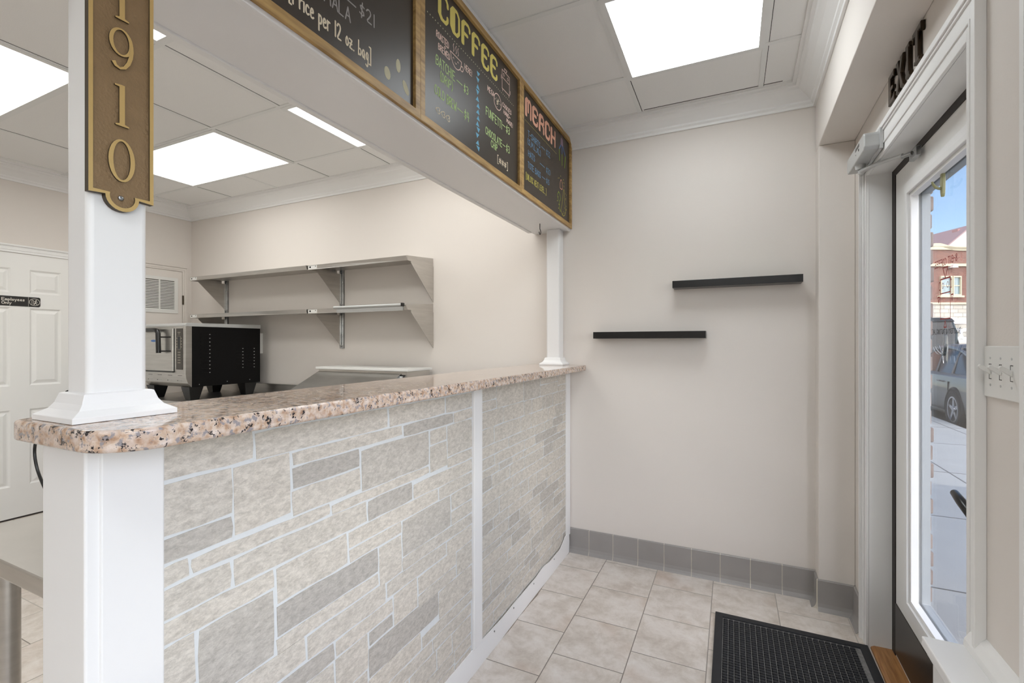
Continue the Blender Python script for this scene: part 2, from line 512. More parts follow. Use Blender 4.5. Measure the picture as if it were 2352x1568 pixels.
        fs = [(i * n + j, i * n + j + 1, (i + 1) * n + j + 1, (i + 1) * n + j) for i in range(k - 1) for j in range(n - 1)]
        return s.add(vs, fs)

def rot_e(v):
    return Matrix.Rotation(-PHI, 3, 'Z') @ Vector(v)

def link(name, me):
    o = bpy.data.objects.new(name, me)
    COL.objects.link(o)
    return o

def props(o, label=None, cat=None, group=None, kind=None):
    if label: o['label'] = label
    if cat: o['category'] = cat
    if group: o['group'] = group
    if kind: o['kind'] = kind
    return o

ROOT = {}
def thing(name, label, cat, loc, E=False, group=None, kind=None, rz=0.0):
    o = bpy.data.objects.new(name, None)
    o.empty_display_size = 0.05
    COL.objects.link(o)
    L = Vector(loc)
    o.location = rot_e(L) if E else L
    if E: o.rotation_euler[2] = -PHI
    if rz: o.rotation_euler[2] = rz
    ROOT[o.name] = L
    return props(o, label, cat, group, kind)

def build(mb, name, mats, parent=None, loc=None, E=False, bevel=0.0, smooth=False, segs=2, label=None, cat=None, group=None, kind=None, local=False):
    if not isinstance(mats, (list, tuple)): mats = [mats]
    me = bpy.data.meshes.new(name)
    if parent is not None:
        r = parent
        while r.parent is not None: r = r.parent
        L = Vector((0, 0, 0)) if local else ROOT[r.name]
    else:
        if loc is None:
            xs = [v[0] for v in mb.v]; ys = [v[1] for v in mb.v]; zs = [v[2] for v in mb.v]
            loc = ((min(xs) + max(xs)) / 2, (min(ys) + max(ys)) / 2, min(zs))
        L = Vector(loc)
    me.from_pydata([tuple(Vector(v) - L) for v in mb.v], [], mb.f)
    for m in mats: me.materials.append(m)
    for i, p in enumerate(me.polygons):
        p.material_index = mb.m[i]
        p.use_smooth = smooth
    if any(t != (0.5, 0.5, 0.5) for t in mb.t):
        ca = me.color_attributes.new('tone', 'FLOAT_COLOR', 'CORNER')
        for i, p in enumerate(me.polygons):
            for li in p.loop_indices:
                ca.data[li].color = (*mb.t[i], 1)
    me.validate()
    import bmesh
    bm = bmesh.new(); bm.from_mesh(me)
    if bevel > 0: bmesh.ops.remove_doubles(bm, verts=bm.verts, dist=1e-6)
    bmesh.ops.recalc_face_normals(bm, faces=bm.faces)
    bm.to_mesh(me); bm.free()
    o = link(name, me)
    if parent is not None:
        o.parent = parent
    else:
        o.location = rot_e(L) if E else L
        if E: o.rotation_euler[2] = -PHI
        ROOT[o.name] = L
    if bevel > 0:
        b = o.modifiers.new('bevel', 'BEVEL'); b.width = bevel; b.segments = segs; b.limit_method = 'ANGLE'; b.angle_limit = math.radians(40)
        b.harden_normals = False
    if smooth:
        try:
            me.set_sharp_from_angle(angle=math.radians(40))
        except Exception:
            pass
    return props(o, label, cat, group, kind)

def bx(*a):
    m = MB(); m.box(*a); return m

def copy_tree(o, parent=None):
    c = o.copy(); COL.objects.link(c); c.parent = parent
    for ch in o.children:
        copy_tree(ch, c)
    return c

# ------------------------------------------------------------------ stroke lettering
G = {
 'A': ['0,0 .3,1 .6,0', '.12,.35 .48,.35'], 'B': ['0,0 0,1 .4,.97 .52,.78 .4,.55 0,.52', '.4,.55 .58,.3 .42,.03 0,0'],
 'C': ['.58,.82 .4,1 .15,.95 0,.6 .05,.2 .25,0 .5,.05 .6,.2'], 'D': ['0,0 0,1 .35,.93 .58,.6 .5,.2 .3,.02 0,0'],
 'E': ['.55,1 0,1 0,0 .55,0', '0,.52 .45,.52'], 'F': ['.55,1 0,1 0,0', '0,.52 .42,.52'],
 'G': ['.58,.82 .4,1 .15,.95 0,.6 .05,.2 .25,0 .5,.05 .6,.45 .32,.45'], 'H': ['0,0 0,1', '.55,0 .55,1', '0,.5 .55,.5'],
 'I': ['.1,0 .1,1'], 'K': ['0,0 0,1', '.5,1 0,.45 .55,0'], 'L': ['0,1 0,0 .5,0'], 'M': ['0,0 .05,1 .35,.3 .62,1 .7,0'],
 'N': ['0,0 0,1 .55,0 .55,1'], 'O': ['.3,1 .06,.8 0,.45 .12,.08 .32,0 .54,.15 .6,.5 .5,.88 .3,1'],
 'P': ['0,0 0,1 .42,.95 .52,.72 .4,.48 0,.45'], 'R': ['0,0 0,1 .42,.95 .52,.74 .4,.52 0,.48', '.22,.48 .58,0'],
 'S': ['.52,.85 .35,1 .1,.93 .02,.72 .2,.55 .45,.42 .52,.2 .35,0 .1,.03 0,.2'], 'T': ['0,1 .6,1', '.3,1 .3,0'],
 'U': ['0,1 .02,.25 .2,0 .4,.02 .55,.25 .56,1'], 'V': ['0,1 .28,0 .56,1'], 'W': ['0,1 .18,0 .36,.7 .54,0 .72,1'],
 'X': ['0,0 .55,1', '0,1 .55,0'], 'Y': ['0,1 .28,.5 .56,1', '.28,.5 .28,0'], 'Z': ['0,1 .55,1 0,0 .55,0'],
 '0': ['.3,1 .06,.8 0,.45 .12,.08 .32,0 .54,.15 .6,.5 .5,.88 .3,1'], '1': ['.1,1 .1,0'], '2': ['0,.8 .15,1 .4,.98 .5,.75 .3,.4 0,0 .55,.02'],
 '3': ['0,.9 .25,1 .48,.85 .42,.6 .18,.53 .45,.45 .52,.2 .3,0 0,.08'], '4': ['.1,1 0,.45 .5,.45', '.42,1 .42,0'],
 '5': ['.5,1 .05,1 .02,.58 .35,.6 .52,.35 .4,.05 0,.03'], '8': ['.27,.52 .06,.7 .12,.95 .4,.97 .48,.72 .27,.52 .03,.3 .1,.03 .42,.02 .53,.28 .27,.52'],
 '9': ['.45,.6 .2,.5 .02,.7 .15,.97 .42,.93 .46,.6 .4,0'],
 '$': ['.5,.78 .3,.88 .08,.75 .15,.55 .42,.42 .48,.22 .28,.1 0,.2', '.3,1.08 .2,-.1'], '-': ['0,.5 .5,.5'], '+': ['.05,.5 .5,.5', '.27,.25 .27,.75'],
 '(': ['.25,1.1 .05,.75 .05,.25 .25,-.1'], ')': ['0,1.1 .2,.75 .2,.25 0,-.1'], '[': ['.25,1.12 0,1.12 0,-.12 .25,-.12'], ']': ['0,1.12 .25,1.12 .25,-.12 0,-.12'],
 '.': ['.05,0 .08,.02'], ',': ['.08,.05 .02,-.12'], '!': ['.1,1 .08,.3', '.07,.05 .09,.03'], '#': ['.1,.1 .2,.9', '.38,.1 .48,.9', '0,.35 .55,.35', '.03,.65 .58,.65'],
 '<': ['.4,.85 0,.5 .4,.15'], '&': ['.55,0 .12,.7 .2,.97 .38,.8 .05,.3 .15,.02 .35,.05 .55,.35'], ' ': [],
 'r': ['0,.62 .02,0', '.02,.4 .15,.6 .32,.58'], 'i': ['.05,.6 .05,0', '.04,.82 .06,.84'], 'c': ['.38,.5 .22,.62 .03,.45 .02,.15 .2,0 .4,.1'],
 'e': ['.03,.32 .38,.36 .32,.58 .15,.6 .02,.35 .08,.05 .25,0 .42,.1'], 'p': ['0,.6 0,-.4', '0,.5 .2,.62 .38,.4 .3,.08 0,.05'],
 'o': ['.2,.6 .02,.4 .06,.08 .22,0 .38,.15 .38,.45 .2,.6'], 'z': ['0,.6 .38,.58 .05,.02 .42,0', '.02,.3 .36,.32'], 'b': ['.02,1 0,0', '0,.15 .25,0 .42,.2 .36,.48 .05,.45'],
 'a': ['.38,.5 .2,.62 .02,.35 .1,.03 .3,.08 .38,.5 .42,0'], 'g': ['.38,.5 .2,.62 .02,.38 .12,.08 .34,.15 .38,.55 .38,-.25 .2,-.42 0,-.3'],
 'm': ['0,0 0,.6 .2,.55 .22,0', '.22,.45 .42,.58 .45,0'], 'l': ['.05,1 .05,0'], 'y': ['0,.6 .2,.05', '.42,.6 .1,-.4'], 's': ['.36,.5 .2,.62 .03,.48 .32,.2 .25,.0 .0,.08'], 'n': ['0,0 0,.6', '0,.45 .22,.6 .36,.45 .36,0'],
}
WID = {'I': .2, '1': .2, '.': .15, ',': .15, '!': .2, 'i': .12, '(': .3, ')': .25, '[': .28, ']': .28, 'M': .74, 'W': .76, ' ': .35, 'r': .34, 'c': .42, 'e': .44, 'p': .4, 'o': .42, 'z': .44, 'b': .44, 'a': .46, 'g': .42, 'm': .48, 'l': .1, 'y': .44, 's': .38, 'n': .38, '<': .42, '-': .5}
PX_ = lambda u, v: (-0.9437, u, v)
STEP = [0]
def ribbon(mb, pts, w, P):
    """flat chalk stroke with round joints; P maps (u, v) to a point; each dab lies a hair above the last"""
    if P is PX_: w = w * 1.2
    def lay(vs):
        STEP[0] = (STEP[0] + 1) % 37
        d = STEP[0] * 0.000014
        mb.add([(x + (d if x < 0 else -d), y, z) for x, y, z in vs], [tuple(range(len(vs)))])
    n = 8
    for i, (u, v) in enumerate(pts):
        if i < len(pts) - 1:
            u2, v2 = pts[i + 1]
            dx, dy = u2 - u, v2 - v
            d = math.hypot(dx, dy) or 1e-9
            a, b = -dy / d * w / 2, dx / d * w / 2
            lay([P(u + a, v + b), P(u2 + a, v2 + b), P(u2 - a, v2 - b), P(u - a, v - b)])
        lay([P(u + w / 2 * math.cos(2 * math.pi * k / n), v + w / 2 * math.sin(2 * math.pi * k / n)) for k in range(n)])
def smooth_line(pts, it=1):
    for _ in range(it):
        if len(pts) < 3: return pts
        q = [pts[0]]
        for i in range(len(pts) - 1):
            (a, b), (c, d) = pts[i], pts[i + 1]
            if i > 0: q.append((a * .75 + c * .25, b * .75 + d * .25))
            if i < len(pts) - 2: q.append((a * .25 + c * .75, b * .25 + d * .75))
        q.append(pts[-1]); pts = q
    return pts
def text(mb, s, u0, v0, w, h, sw, P, slope=0.0, curve=True):
    """text fitted to width w, cap height h, lower-left corner (u0, v0)"""
    gap = 0.17
    tot = sum(WID.get(c, .6) + gap for c in s) - gap
    k = w / tot
    x = u0
    for c in s:
        for st in G.get(c, []):
            pts = [tuple(map(float, q.split(','))) for q in st.split()]
            if curve and c in 'CDGOPRSBUJ02356890gaecopb': pts = smooth_line(pts)
            ribbon(mb, [(x + a * k, v0 + b * h + slope * (x + a * k - u0)) for a, b in pts], sw, P)
        x += (WID.get(c, .6) + gap) * k

# ================================================================== ROOM SHELL
S = 'structure'
m = MB(); m.box(-5.2, 1.3, NW - 0.2, FW + 0.2, -0.12, 0.0)
m = bx(-5.2, 0.56, NW - 0.2, FW + 0.2, -0.12, 0.0)
build(m, 'floor', M_floor, loc=(0, 0, 0), label='beige stone-look tile floor with staggered square tiles', cat='floor', kind=S)
build(bx(-5.2, 0.70, FW, FW + 0.15, 0, 3.0), 'wall_back', M_wall, label='beige painted far wall behind the shelves and counter end', cat='wall', kind=S)
build(bx(LW - 0.15, LW, NW, FW + 0.1, 0, 3.0), 'wall_left', M_wall, label='beige painted wall of the kitchen with two doors', cat='wall', kind=S)
m = bx(-5.2, 0.66, NW - 0.15, NW, 0, 3.0)
build(m, 'wall_front', M_wall, label='beige wall behind the viewpoint', cat='wall', kind=S)

DY0, DY1, DZ = 1.523, 2.541, 2.085       # street door opening
WY0, WY1, WZ0, WZ1 = -1.7, 1.165, 0.70, 2.12
m = MB()
m.box(RW, 0.66, DY1 + 0.011, FW + 0.12, 0, 3.0)
m.box(RW, 0.66, WY1, DY0 - 0.011, 0, 3.0)
m.box(RW, 0.66, DY0 - 0.011, DY1 + 0.011, DZ + 0.011, 3.0)
m.box(RW, 0.66, WY0, WY1, 0, WZ0)
m.box(RW, 0.66, WY0, WY1, WZ1, 3.0)
m.box(RW, 0.66, NW - 0.15, WY0, 0, 3.0)
build(m, 'wall_right', M_wall, E=True, label='beige street wall around the glazed exit door', cat='wall', kind=S)
# bulkhead and pier over and beside the door
m = MB(); m.box(0.357, RW, NW, FW, 2.345, CEIL + 0.1)
m.box(0.357, RW, 2.803, FW + 0.02, 0, 2.345)
build(m, 'trim_1', M_wall, E=True, bevel=0.004, label='beige boxed bulkhead and corner pier above the exit door', cat='bulkhead', kind=S)

# ceiling: tiles with exposed grid
cm = MB()
cm.cur = 0
cm.box(-5.2, 0.5, NW - 0.1, FW + 0.1, CEIL, CEIL + 0.05)
TB = 0.012
xl = [-4.19 + 0.0, -3.575, -2.965, -2.345, -1.725]
yl = [-5.5, -4.89, -4.28, -3.67, -3.06, -2.45, -1.84, -1.23, -0.62, 0.0, 0.615, 1.23, 1.85, 2.465]
cm.cur = 1
for x in (-4.80, -4.19, -2.967, -2.345):
    cm.box(x - TB, x + TB, NW, FW, CEIL - 0.004, CEIL + 0.001)
cm.box(-1.13 - TB, -1.13 + TB, NW, FW, CEIL - 0.004, CEIL + 0.001)
for y in yl:
    cm.box(LW, -1.12, y - TB, y + TB, CEIL - 0.0045, CEIL + 0.001)
cm.box(-3.575 - TB, -3.575 + TB, 2.465, FW, CEIL - 0.004, CEIL + 0.001)
for x in (-0.485, 0.140):
    cm.box(x - TB, x + TB, NW, FW, CEIL - 0.004, CEIL + 0.001)
for y in [-5.5 + 0.61 * i for i in range(14)]:
    yy = y - 0.03
    cm.box(-1.0, 0.36, yy - TB, yy + TB, CEIL - 0.0045, CEIL + 0.001)
cm.cur = 2       # dark shadow lines where tiles sit loose in the grid
for x in (-4.19, -2.967, -2.345):
    cm.box(x + TB, x + TB + 0.003, NW, FW, CEIL - 0.001, CEIL)
for y in yl:
    cm.box(LW, -1.12, y + TB, y + TB + 0.003, CEIL - 0.001, CEIL)
for x in (-0.485, 0.140):
    cm.box(x + TB, x + TB + 0.003, NW, FW, CEIL - 0.001, CEIL)
cm.box(-0.46, 0.13, 2.772, 2.777, CEIL - 0.001, CEIL)
cm.box(0.155, 0.24, 2.772, 2.777, CEIL - 0.001, CEIL)
build(cm, 'ceiling', [M_ceil, M_tbar, M_gap], loc=(0, 0, CEIL), label='suspended ceiling of pale grey tiles in a thin metal grid', cat='ceiling', kind=S)

# crown mouldings
CP = [(0.0, 2.592), (0.012, 2.592), (0.014, 2.604), (0.024, 2.612), (0.026, 2.622), (0.040, 2.634), (0.058, 2.650), (0.080, 2.664), (0.086, 2.674), (0.098, 2.678), (0.100, 2.688), (0.114, 2.690), (0.116, 2.700)]
m = MB(); m.sweep([(0.40, NW), (0.367 + 0.004 + 0.0, FW - 0.0), (-0.955, FW)], CP, 1)
a = rot_e((0.357, NW, 0)); b = rot_e((0.357, FW, 0))
m = MB(); m.sweep([(a.x, NW), (b.x, FW), (-0.955, FW)], CP, 1)
build(m, 'trim_2', M_trim, label='white crown moulding around the customer side ceiling', cat='crown moulding', kind=S)
m = MB(); m.sweep([(-1.18, FW), (LW, FW), (LW, NW)], [(o, z - 0.006 if i < 9 else z) for i, (o, z) in enumerate(CP)], 1)
build(m, 'trim_3', M_trim, label='white crown moulding around the kitchen side ceiling', cat='crown moulding', kind=S)

# tiled skirting
def skirting(name, runs, E, label):
    mb = MB()
    for (p, q, cuts, nrm) in runs:
        # face tiles with light grout between; coved foot
        p = Vector(p); q = Vector(q); d = (q - p); L = d.length; d.normalize(); n = Vector(nrm)
        prof = [(0.0, 0.152), (0.006, 0.152), (0.010, 0.148), (0.010, 0.035), (0.014, 0.018), (0.022, 0.006), (0.030, 0.0), (0.0, 0.0)]
        mb.cur = 1
        pts = [(p + d * t + n * (o * 0.9)) for t in (0, L) for o, z in prof]
        k = len(prof)
        vs = [(pts[i].x, pts[i].y, prof[i % k][1] * 0.995) for i in range(2 * k)]
        mb.add(vs, [(i, (i + 1) % k, k + (i + 1) % k, k + i) for i in range(k)] + [tuple(range(k)), tuple(range(k, 2 * k))])
        mb.cur = 0
        cc = [0] + list(cuts) + [L]
        for a_, b_ in zip(cc[:-1], cc[1:]):
            a2, b2 = a_ + 0.002, b_ - 0.002
            vs = []
            for t in (a2, b2):
                for o, z in prof:
                    w = p + d * t + n * (o + 0.0012)
                    vs.append((w.x, w.y, z))
            mb.add(vs, [(i, (i + 1) % k, k + (i + 1) % k, k + i) for i in range(k)] + [tuple(range(k)), tuple(range(k, 2 * k))])
    return build(mb, name, [M_basetile, M_basegrout], E=E, label=label, cat='baseboard', kind=S)
c = [(-0.82 - -0.955) + 0.1525 * i for i in range(8)]
skirting('baseboard_back', [((-0.955, FW), (0.402, FW), c, (0, -1))], False, 'row of grey ceramic cove tiles along the far wall')
skirting('baseboard_right', [((0.357, FW - 0.02), (0.357, 2.803), [], (-1, 0)), ((0.350, 2.803), (RW, 2.803), [], (0, -1)), ((RW, 2.803), (RW, 2.634), [], (-1, 0))], True,
         'grey ceramic cove tiles wrapping the pier beside the exit door')

# ================================================================== STREET DOOR
door = thing('door_1', 'white exit door with full glass light and dark kick plate', 'door', (0.607, 2.05, 0.015), E=True, kind=S)
GY0, GY1, GZ0, GZ1 = 1.84 - 0.095, 2.300, 0.335, 1.925
m = MB()
LX0, LX1 = 0.596, 0.640
m.box(LX0, LX1, 1.542, GY0, 0.015, 2.062); m.box(LX0, LX1, GY1, 2.503, 0.015, 2.062)
m.box(LX0, LX1, GY0, GY1, 0.015, GZ0); m.box(LX0, LX1, GY0, GY1, GZ1, 2.062)
build(m, 'door_leaf', M_door, door)
m = MB()       # stepped glazing bead round the light, inside and outside
for (i0, i1, x0, x1) in ((0.050, 0.022, LX0 - 0.010, LX0), (0.022, 0.0, LX0 - 0.016, 0.610), (0.0, -0.014, LX0 - 0.006, 0.614)):
    o = [(GY0 - i0, GZ0 - i0), (GY1 + i0, GZ0 - i0), (GY1 + i0, GZ1 + i0), (GY0 - i0, GZ1 + i0)]
    n_ = [(GY0 - i1, GZ0 - i1), (GY1 + i1, GZ0 - i1), (GY1 + i1, GZ1 + i1), (GY0 - i1, GZ1 + i1)]
    m.ring(o, n_, 'x', x0, x1)
build(m, 'glazing_bead', M_white, door, bevel=0.0015)
m = MB()
o = [(GY0 - 0.03, GZ0 - 0.03), (GY1 + 0.03, GZ0 - 0.03), (GY1 + 0.03, GZ1 + 0.03), (GY0 - 0.03, GZ1 + 0.03)]
n_ = [(GY0 + 0.012, GZ0 + 0.012), (GY1 - 0.012, GZ0 + 0.012), (GY1 - 0.012, GZ1 - 0.012), (GY0 + 0.012, GZ1 - 0.012)]
m.ring(o, n_, 'x', 0.623, 0.650)
build(m, 'outer_bead', mat('outer_white_darkened', srgb(150, 155, 158), 0.5), door, bevel=0.0015)  # white bead with its colour darkened to offset the strong outdoor light
build(bx(0.616, 0.621, GY0 - 0.005, GY1 + 0.005, GZ0 - 0.005, GZ1 + 0.005), 'pane', M_glass, door)
build(bx(0.592, LX0, 1.55, 2.494, 0.03, 0.240), 'kick_plate', M_brown, door, label='dark bronze kick plate')
m = MB(); m.box(0.592, 0.606, 2.498, DY1, 0.0, 2.066); m.box(0.592, 0.606, DY0, DY1, 2.058, DZ)
build(m, 'weatherstrip', M_weather, door)
# lever
m = MB(); m.tube([(0.597, 1.600, 0.885), (0.552, 1.600, 0.885), (0.540, 1.612, 0.892), (0.535, 1.66, 0.915), (0.536, 1.705, 0.926), (0.545, 1.735, 0.922)], [0.010, 0.010, 0.011, 0.012, 0.010, 0.006], 12)
m.cyl((0.588, 1.600, 0.885), 0.026, 0.008, 'x')
build(m, 'door_handle', M_black, door, smooth=True, label='dark curved lever handle')
# decal on the glass: red pot-bellied figure and mirrored lettering (read from the street)
PD = lambda u, v: (0.6152, u * 1.0253, 1.34 + (v - 1.34) * 1.0253)
m = MB()
def seg(mb, pts, w, P): ribbon(mb, pts, w, P)
seg(m, [(2.024, 1.423), (1.942, 1.423), (1.942, 1.507), (2.024, 1.507), (2.024, 1.423)], 0.0035, PD)
seg(m, [(2.024, 1.507), (2.024, 1.554), (1.942, 1.554), (1.942, 1.507)], 0.005, PD)
for cy, cz in ((2.003, 1.532), (1.963, 1.532)):
    seg(m, [(cy + 0.008 * math.cos(t * math.pi / 6), cz + 0.009 * math.sin(t * math.pi / 6)) for t in range(13)], 0.002, PD)
for y in (2.024, 1.942):
    sg = 1 if y > 2 else -1
    seg(m, [(y, 1.545), (y + sg * 0.010, 1.545), (y + sg * 0.010, 1.520), (y, 1.520)], 0.003, PD)
seg(m, [(2.003, 1.590), (1.963, 1.590), (1.983, 1.556), (2.003, 1.590)], 0.004, PD)
for y in (2.038, 1.928):
    seg(m, [(y + 0.008, 1.497), (y - 0.008, 1.497), (y, 1.478), (y + 0.008, 1.497)], 0.004, PD)
seg(m, [(1.983 + 0.01, 1.395), (1.983 - 0.01, 1.395), (1.983, 1.416), (1.983 + 0.01, 1.395)], 0.004, PD)
text(m, '8-BIT COFFEE', 1.890, 1.598, 0.185, 0.022, 0.0028, PD)
build(m, 'decal_picture', M_red, door)
m = MB(); text(m, '[ROASTERY & TASTING LAB]', 1.866, 1.374, 0.232, 0.015, 0.0024, PD)
build(m, 'decal_lettering', M_decalblk, door)

# jamb and casing
def casing(mb, y0, y1, ztop, x, w, wt, flip=1, foot=0.0):
    """flat stepped casing round an opening y0..y1 up to ztop, lying on plane x and standing out by flip*t"""
    steps = [(0.0, 0.30, 0.010), (0.30, 0.36, 0.014), (0.36, 0.74, 0.012), (0.74, 0.82, 0.017), (0.82, 1.0, 0.022)]
    for a_, b_, t in steps:
        ia, ib = w * a_, w * b_; ta, tb = wt * a_, wt * b_
        mb.box(x, x - flip * t, y1 + ia, y1 + ib, foot, ztop + tb)
        mb.box(x, x - flip * t, y0 - ib, y0 - ia, foot, ztop + tb)
        mb.box(x, x - flip * t, y0 - ia, y1 + ia, ztop + ta, ztop + tb)
m = MB(); casing(m, DY0, DY1, DZ, RW, 0.080, 0.110)
m2 = MB()
build(m, 'trim_4', M_trim, E=True, bevel=0.0015, label='white stepped casing around the exit door', cat='door casing', kind=S)
m = MB()
m.box(RW + 0.0005, 0.651, DY1, DY1 + 0.012, 0, DZ + 0.012); m.box(RW + 0.0005, 0.651, DY0 - 0.012, DY0, 0, DZ + 0.012); m.box(RW + 0.0005, 0.651, DY0, DY1, DZ, DZ + 0.012)
build(m, 'trim_5', M_trim, E=True, label='white jamb lining of the exit door', cat='door jamb', kind=S)
m = MB()
m.box(0.652, 0.70, 2.495, DY1 + 0.012, 0, DZ); m.box(0.652, 0.70, DY0 - 0.012, DY0 + 0.03, 0, DZ); m.box(0.652, 0.70, DY0 - 0.012, DY1 + 0.012, DZ - 0.03, DZ + 0.012)
build(m, 'trim_7', mat('outer_white_darkened', srgb(150, 155, 158), 0.5), E=True, bevel=0.002, label='white outer frame of the exit door, darkened in colour against strong light', cat='door frame', kind=S)  # same darkened white, greyed so the lit frame does not blow out
m = MB(); m.prism([(0.516, 0.0), (0.518, 0.008), (0.530, 0.014), (0.600, 0.016), (0.640, 0.016), (0.70, 0.004), (0.70, -0.02), (0.516, -0.02)], 'y', DY0, DY1)
build(m, 'trim_6', M_oak, E=True, label='brown oak threshold under the exit door', cat='threshold', kind=S)

# shop window beside the door with its deep white stool
win = thing('window_1', 'large shop window right of the exit door', 'window', (0.60, -0.2, WZ0), E=True, kind=S)
m = MB()
for (a, b, c_, d_) in ((WY0, WY0 + 0.05, WZ0, WZ1), (WY1 - 0.05, WY1, WZ0, WZ1), (WY0, WY1, WZ0, WZ0 + 0.05), (WY0, WY1, WZ1 - 0.05, WZ1), (-0.29, -0.24, WZ0, WZ1)):
    m.box(0.57, 0.62, a, b, c_, d_)
build(m, 'window_frame', M_white, win, bevel=0.002)
build(bx(0.592, 0.597, WY0 + 0.02, WY1 - 0.02, WZ0 + 0.02, WZ1 - 0.02), 'pane', M_glass, win)
m = MB(); casing(m, WY0, WY1, WZ1, RW, 0.085, 0.085, foot=0.614)
m.prism([(RW, 0.614), (RW - 0.026, 0.614), (RW - 0.024, 0.630), (RW - 0.012, 0.650), (RW, 0.662)], 'y', WY0 - 0.08, 1.493)
build(m, 'window_casing', M_trim, win, bevel=0.001)
m = MB(); m.box(0.406, RW + 0.06, -1.85, 1.493, 0.589, 0.614)
build(m, 'window_sill', M_white, win, bevel=0.003)
m = MB(); m.box(0.424, RW, -1.82, 1.480, 0.0, 0.589)
m.prism([(0.424, 0.589), (0.412, 0.589), (0.414, 0.575), (0.424, 0.560)], 'y', -1.82, 1.484)
build(m, 'sill_apron', M_white, win, bevel=0.003)

# ================================================================== OUTSIDE
m = MB(); m.box(0.56, 3.28, -8, 60, -0.15, -0.03)
m.cur = 1
for y in (3.40, 4.83, 6.51, 8.37, 10.0, 11.6, 13.2, 14.8, 16.4, 18.0):
    m.box(0.70, 3.28, y - 0.006, y + 0.006, -0.0305, -0.0285)
for x in (2.0,):
    m.box(x - 0.006, x + 0.006, -8, 60, -0.0305, -0.0286)
m.box(3.08, 3.09, -8, 60, -0.0305, -0.0285)
build(m, 'sidewalk', [M_conc, M_joint], E=True, loc=(2, 0, -0.15), label='pale concrete sidewalk outside the exit door', cat='sidewalk', kind=S)
build(bx(-30, 60, -30, 90, -0.30, -0.155), 'street', M_asph, loc=(0, 0, -0.3), label='grey asphalt street beyond the sidewalk', cat='street', kind=S)
m = MB()
m.cur = 1
m.box(0.66, 0.712, DY1 + 0.013, 3.6, -0.05, 7.5); m.box(0.66, 0.712, -6, WY0 - 0.03, -0.05, 7.5); m.box(0.66, 0.712, WY1 + 0.02, DY0 - 0.013, -0.05, 7.5)
m.box(0.66, 0.712, DY0 - 0.03, DY1 + 0.01, DZ + 0.013, 7.5); m.box(0.66, 0.712, WY0 - 0.04, WY1 + 0.03, WZ1 + 0.02, 7.5); m.box(0.66, 0.712, WY0 - 0.04, WY1 + 0.03, -0.05, WZ0 - 0.03)
m.cur = 0
rr = random.Random(3)
z = -0.04; k = 0
while z < 2.3:
    for (ya, yb) in ((DY1 - 0.020, 3.2), (WY1 + 0.02, DY0 + 0.01)):
        y = ya + (0.0 if True else 0)
        first = True
        while y < yb - 0.02:
            L_ = (0.10 if (k % 2 and first) else 0.20)
            y2 = min(y + L_, yb)
            j = rr.uniform(-0.004, 0.004)
            m.box(0.7005, 0.724 + j, y + (rr.uniform(-0.003, 0.004) if first else 0.0), y2 - 0.010, z, z + 0.062)
            y = y2; first = False
    z += 0.0745; k += 1
m.box(0.700, 0.72, DY0 - 0.05, DY1 + 0.05, DZ + 0.02, DZ + 0.20)
build(m, 'wall_outside', [M_brick_near, M_mortar], E=True, bevel=0.006, label='brown brick shop front seen past the door frame', cat='wall', kind=S)

def wheel(parent, x, y, z, r):
    m = MB(); n = 28
    prof = [(0.10, r * 0.66), (0.0, r * 0.70), (-0.01, r * 0.93), (0.02, r), (0.20, r), (0.22, r * 0.9), (0.22, r * 0.6)]
    rings = []
    for dx, rad in prof:
        rings.append([(x + dx, y + rad * math.cos(2 * math.pi * i / n), z + rad * math.sin(2 * math.pi * i / n)) for i in range(n)])
    m.loft(rings, caps=False)
    w = build(m, 'wheel', M_tyre, parent, smooth=True)
    m = MB()
    m.ring([(y + r * 0.70 * math.cos(2 * math.pi * i / n), z + r * 0.70 * math.sin(2 * math.pi * i / n)) for i in range(n)],
           [(y + r * 0.62 * math.cos(2 * math.pi * i / n), z + r * 0.62 * math.sin(2 * math.pi * i / n)) for i in range(n)], 'x', x + 0.0, x + 0.06)
    for i in range(5):
        a = 2 * math.pi * i / 5 + 0.3
        p = [(0.10, 0.055), (0.65, 0.03), (0.65, -0.03), (0.10, -0.055)]
        q = []
        for rad, off in p:
            q.append((y + r * (rad * math.cos(a) - off * 2.2 * math.sin(a)), z + r * (rad * math.sin(a) + off * 2.2 * math.cos(a))))
        m.prism(q, 'x', x + 0.012, x + 0.045)
    m.cyl((x + 0.005, y, z), r * 0.16, 0.05, 'x')
    build(m, 'rim', M_rim, w)
    m = MB(); m.cyl((x + 0.07, y, z), r * 0.64, 0.03, 'x'); build(m, 'brake_disc', M_black, w)
    return w

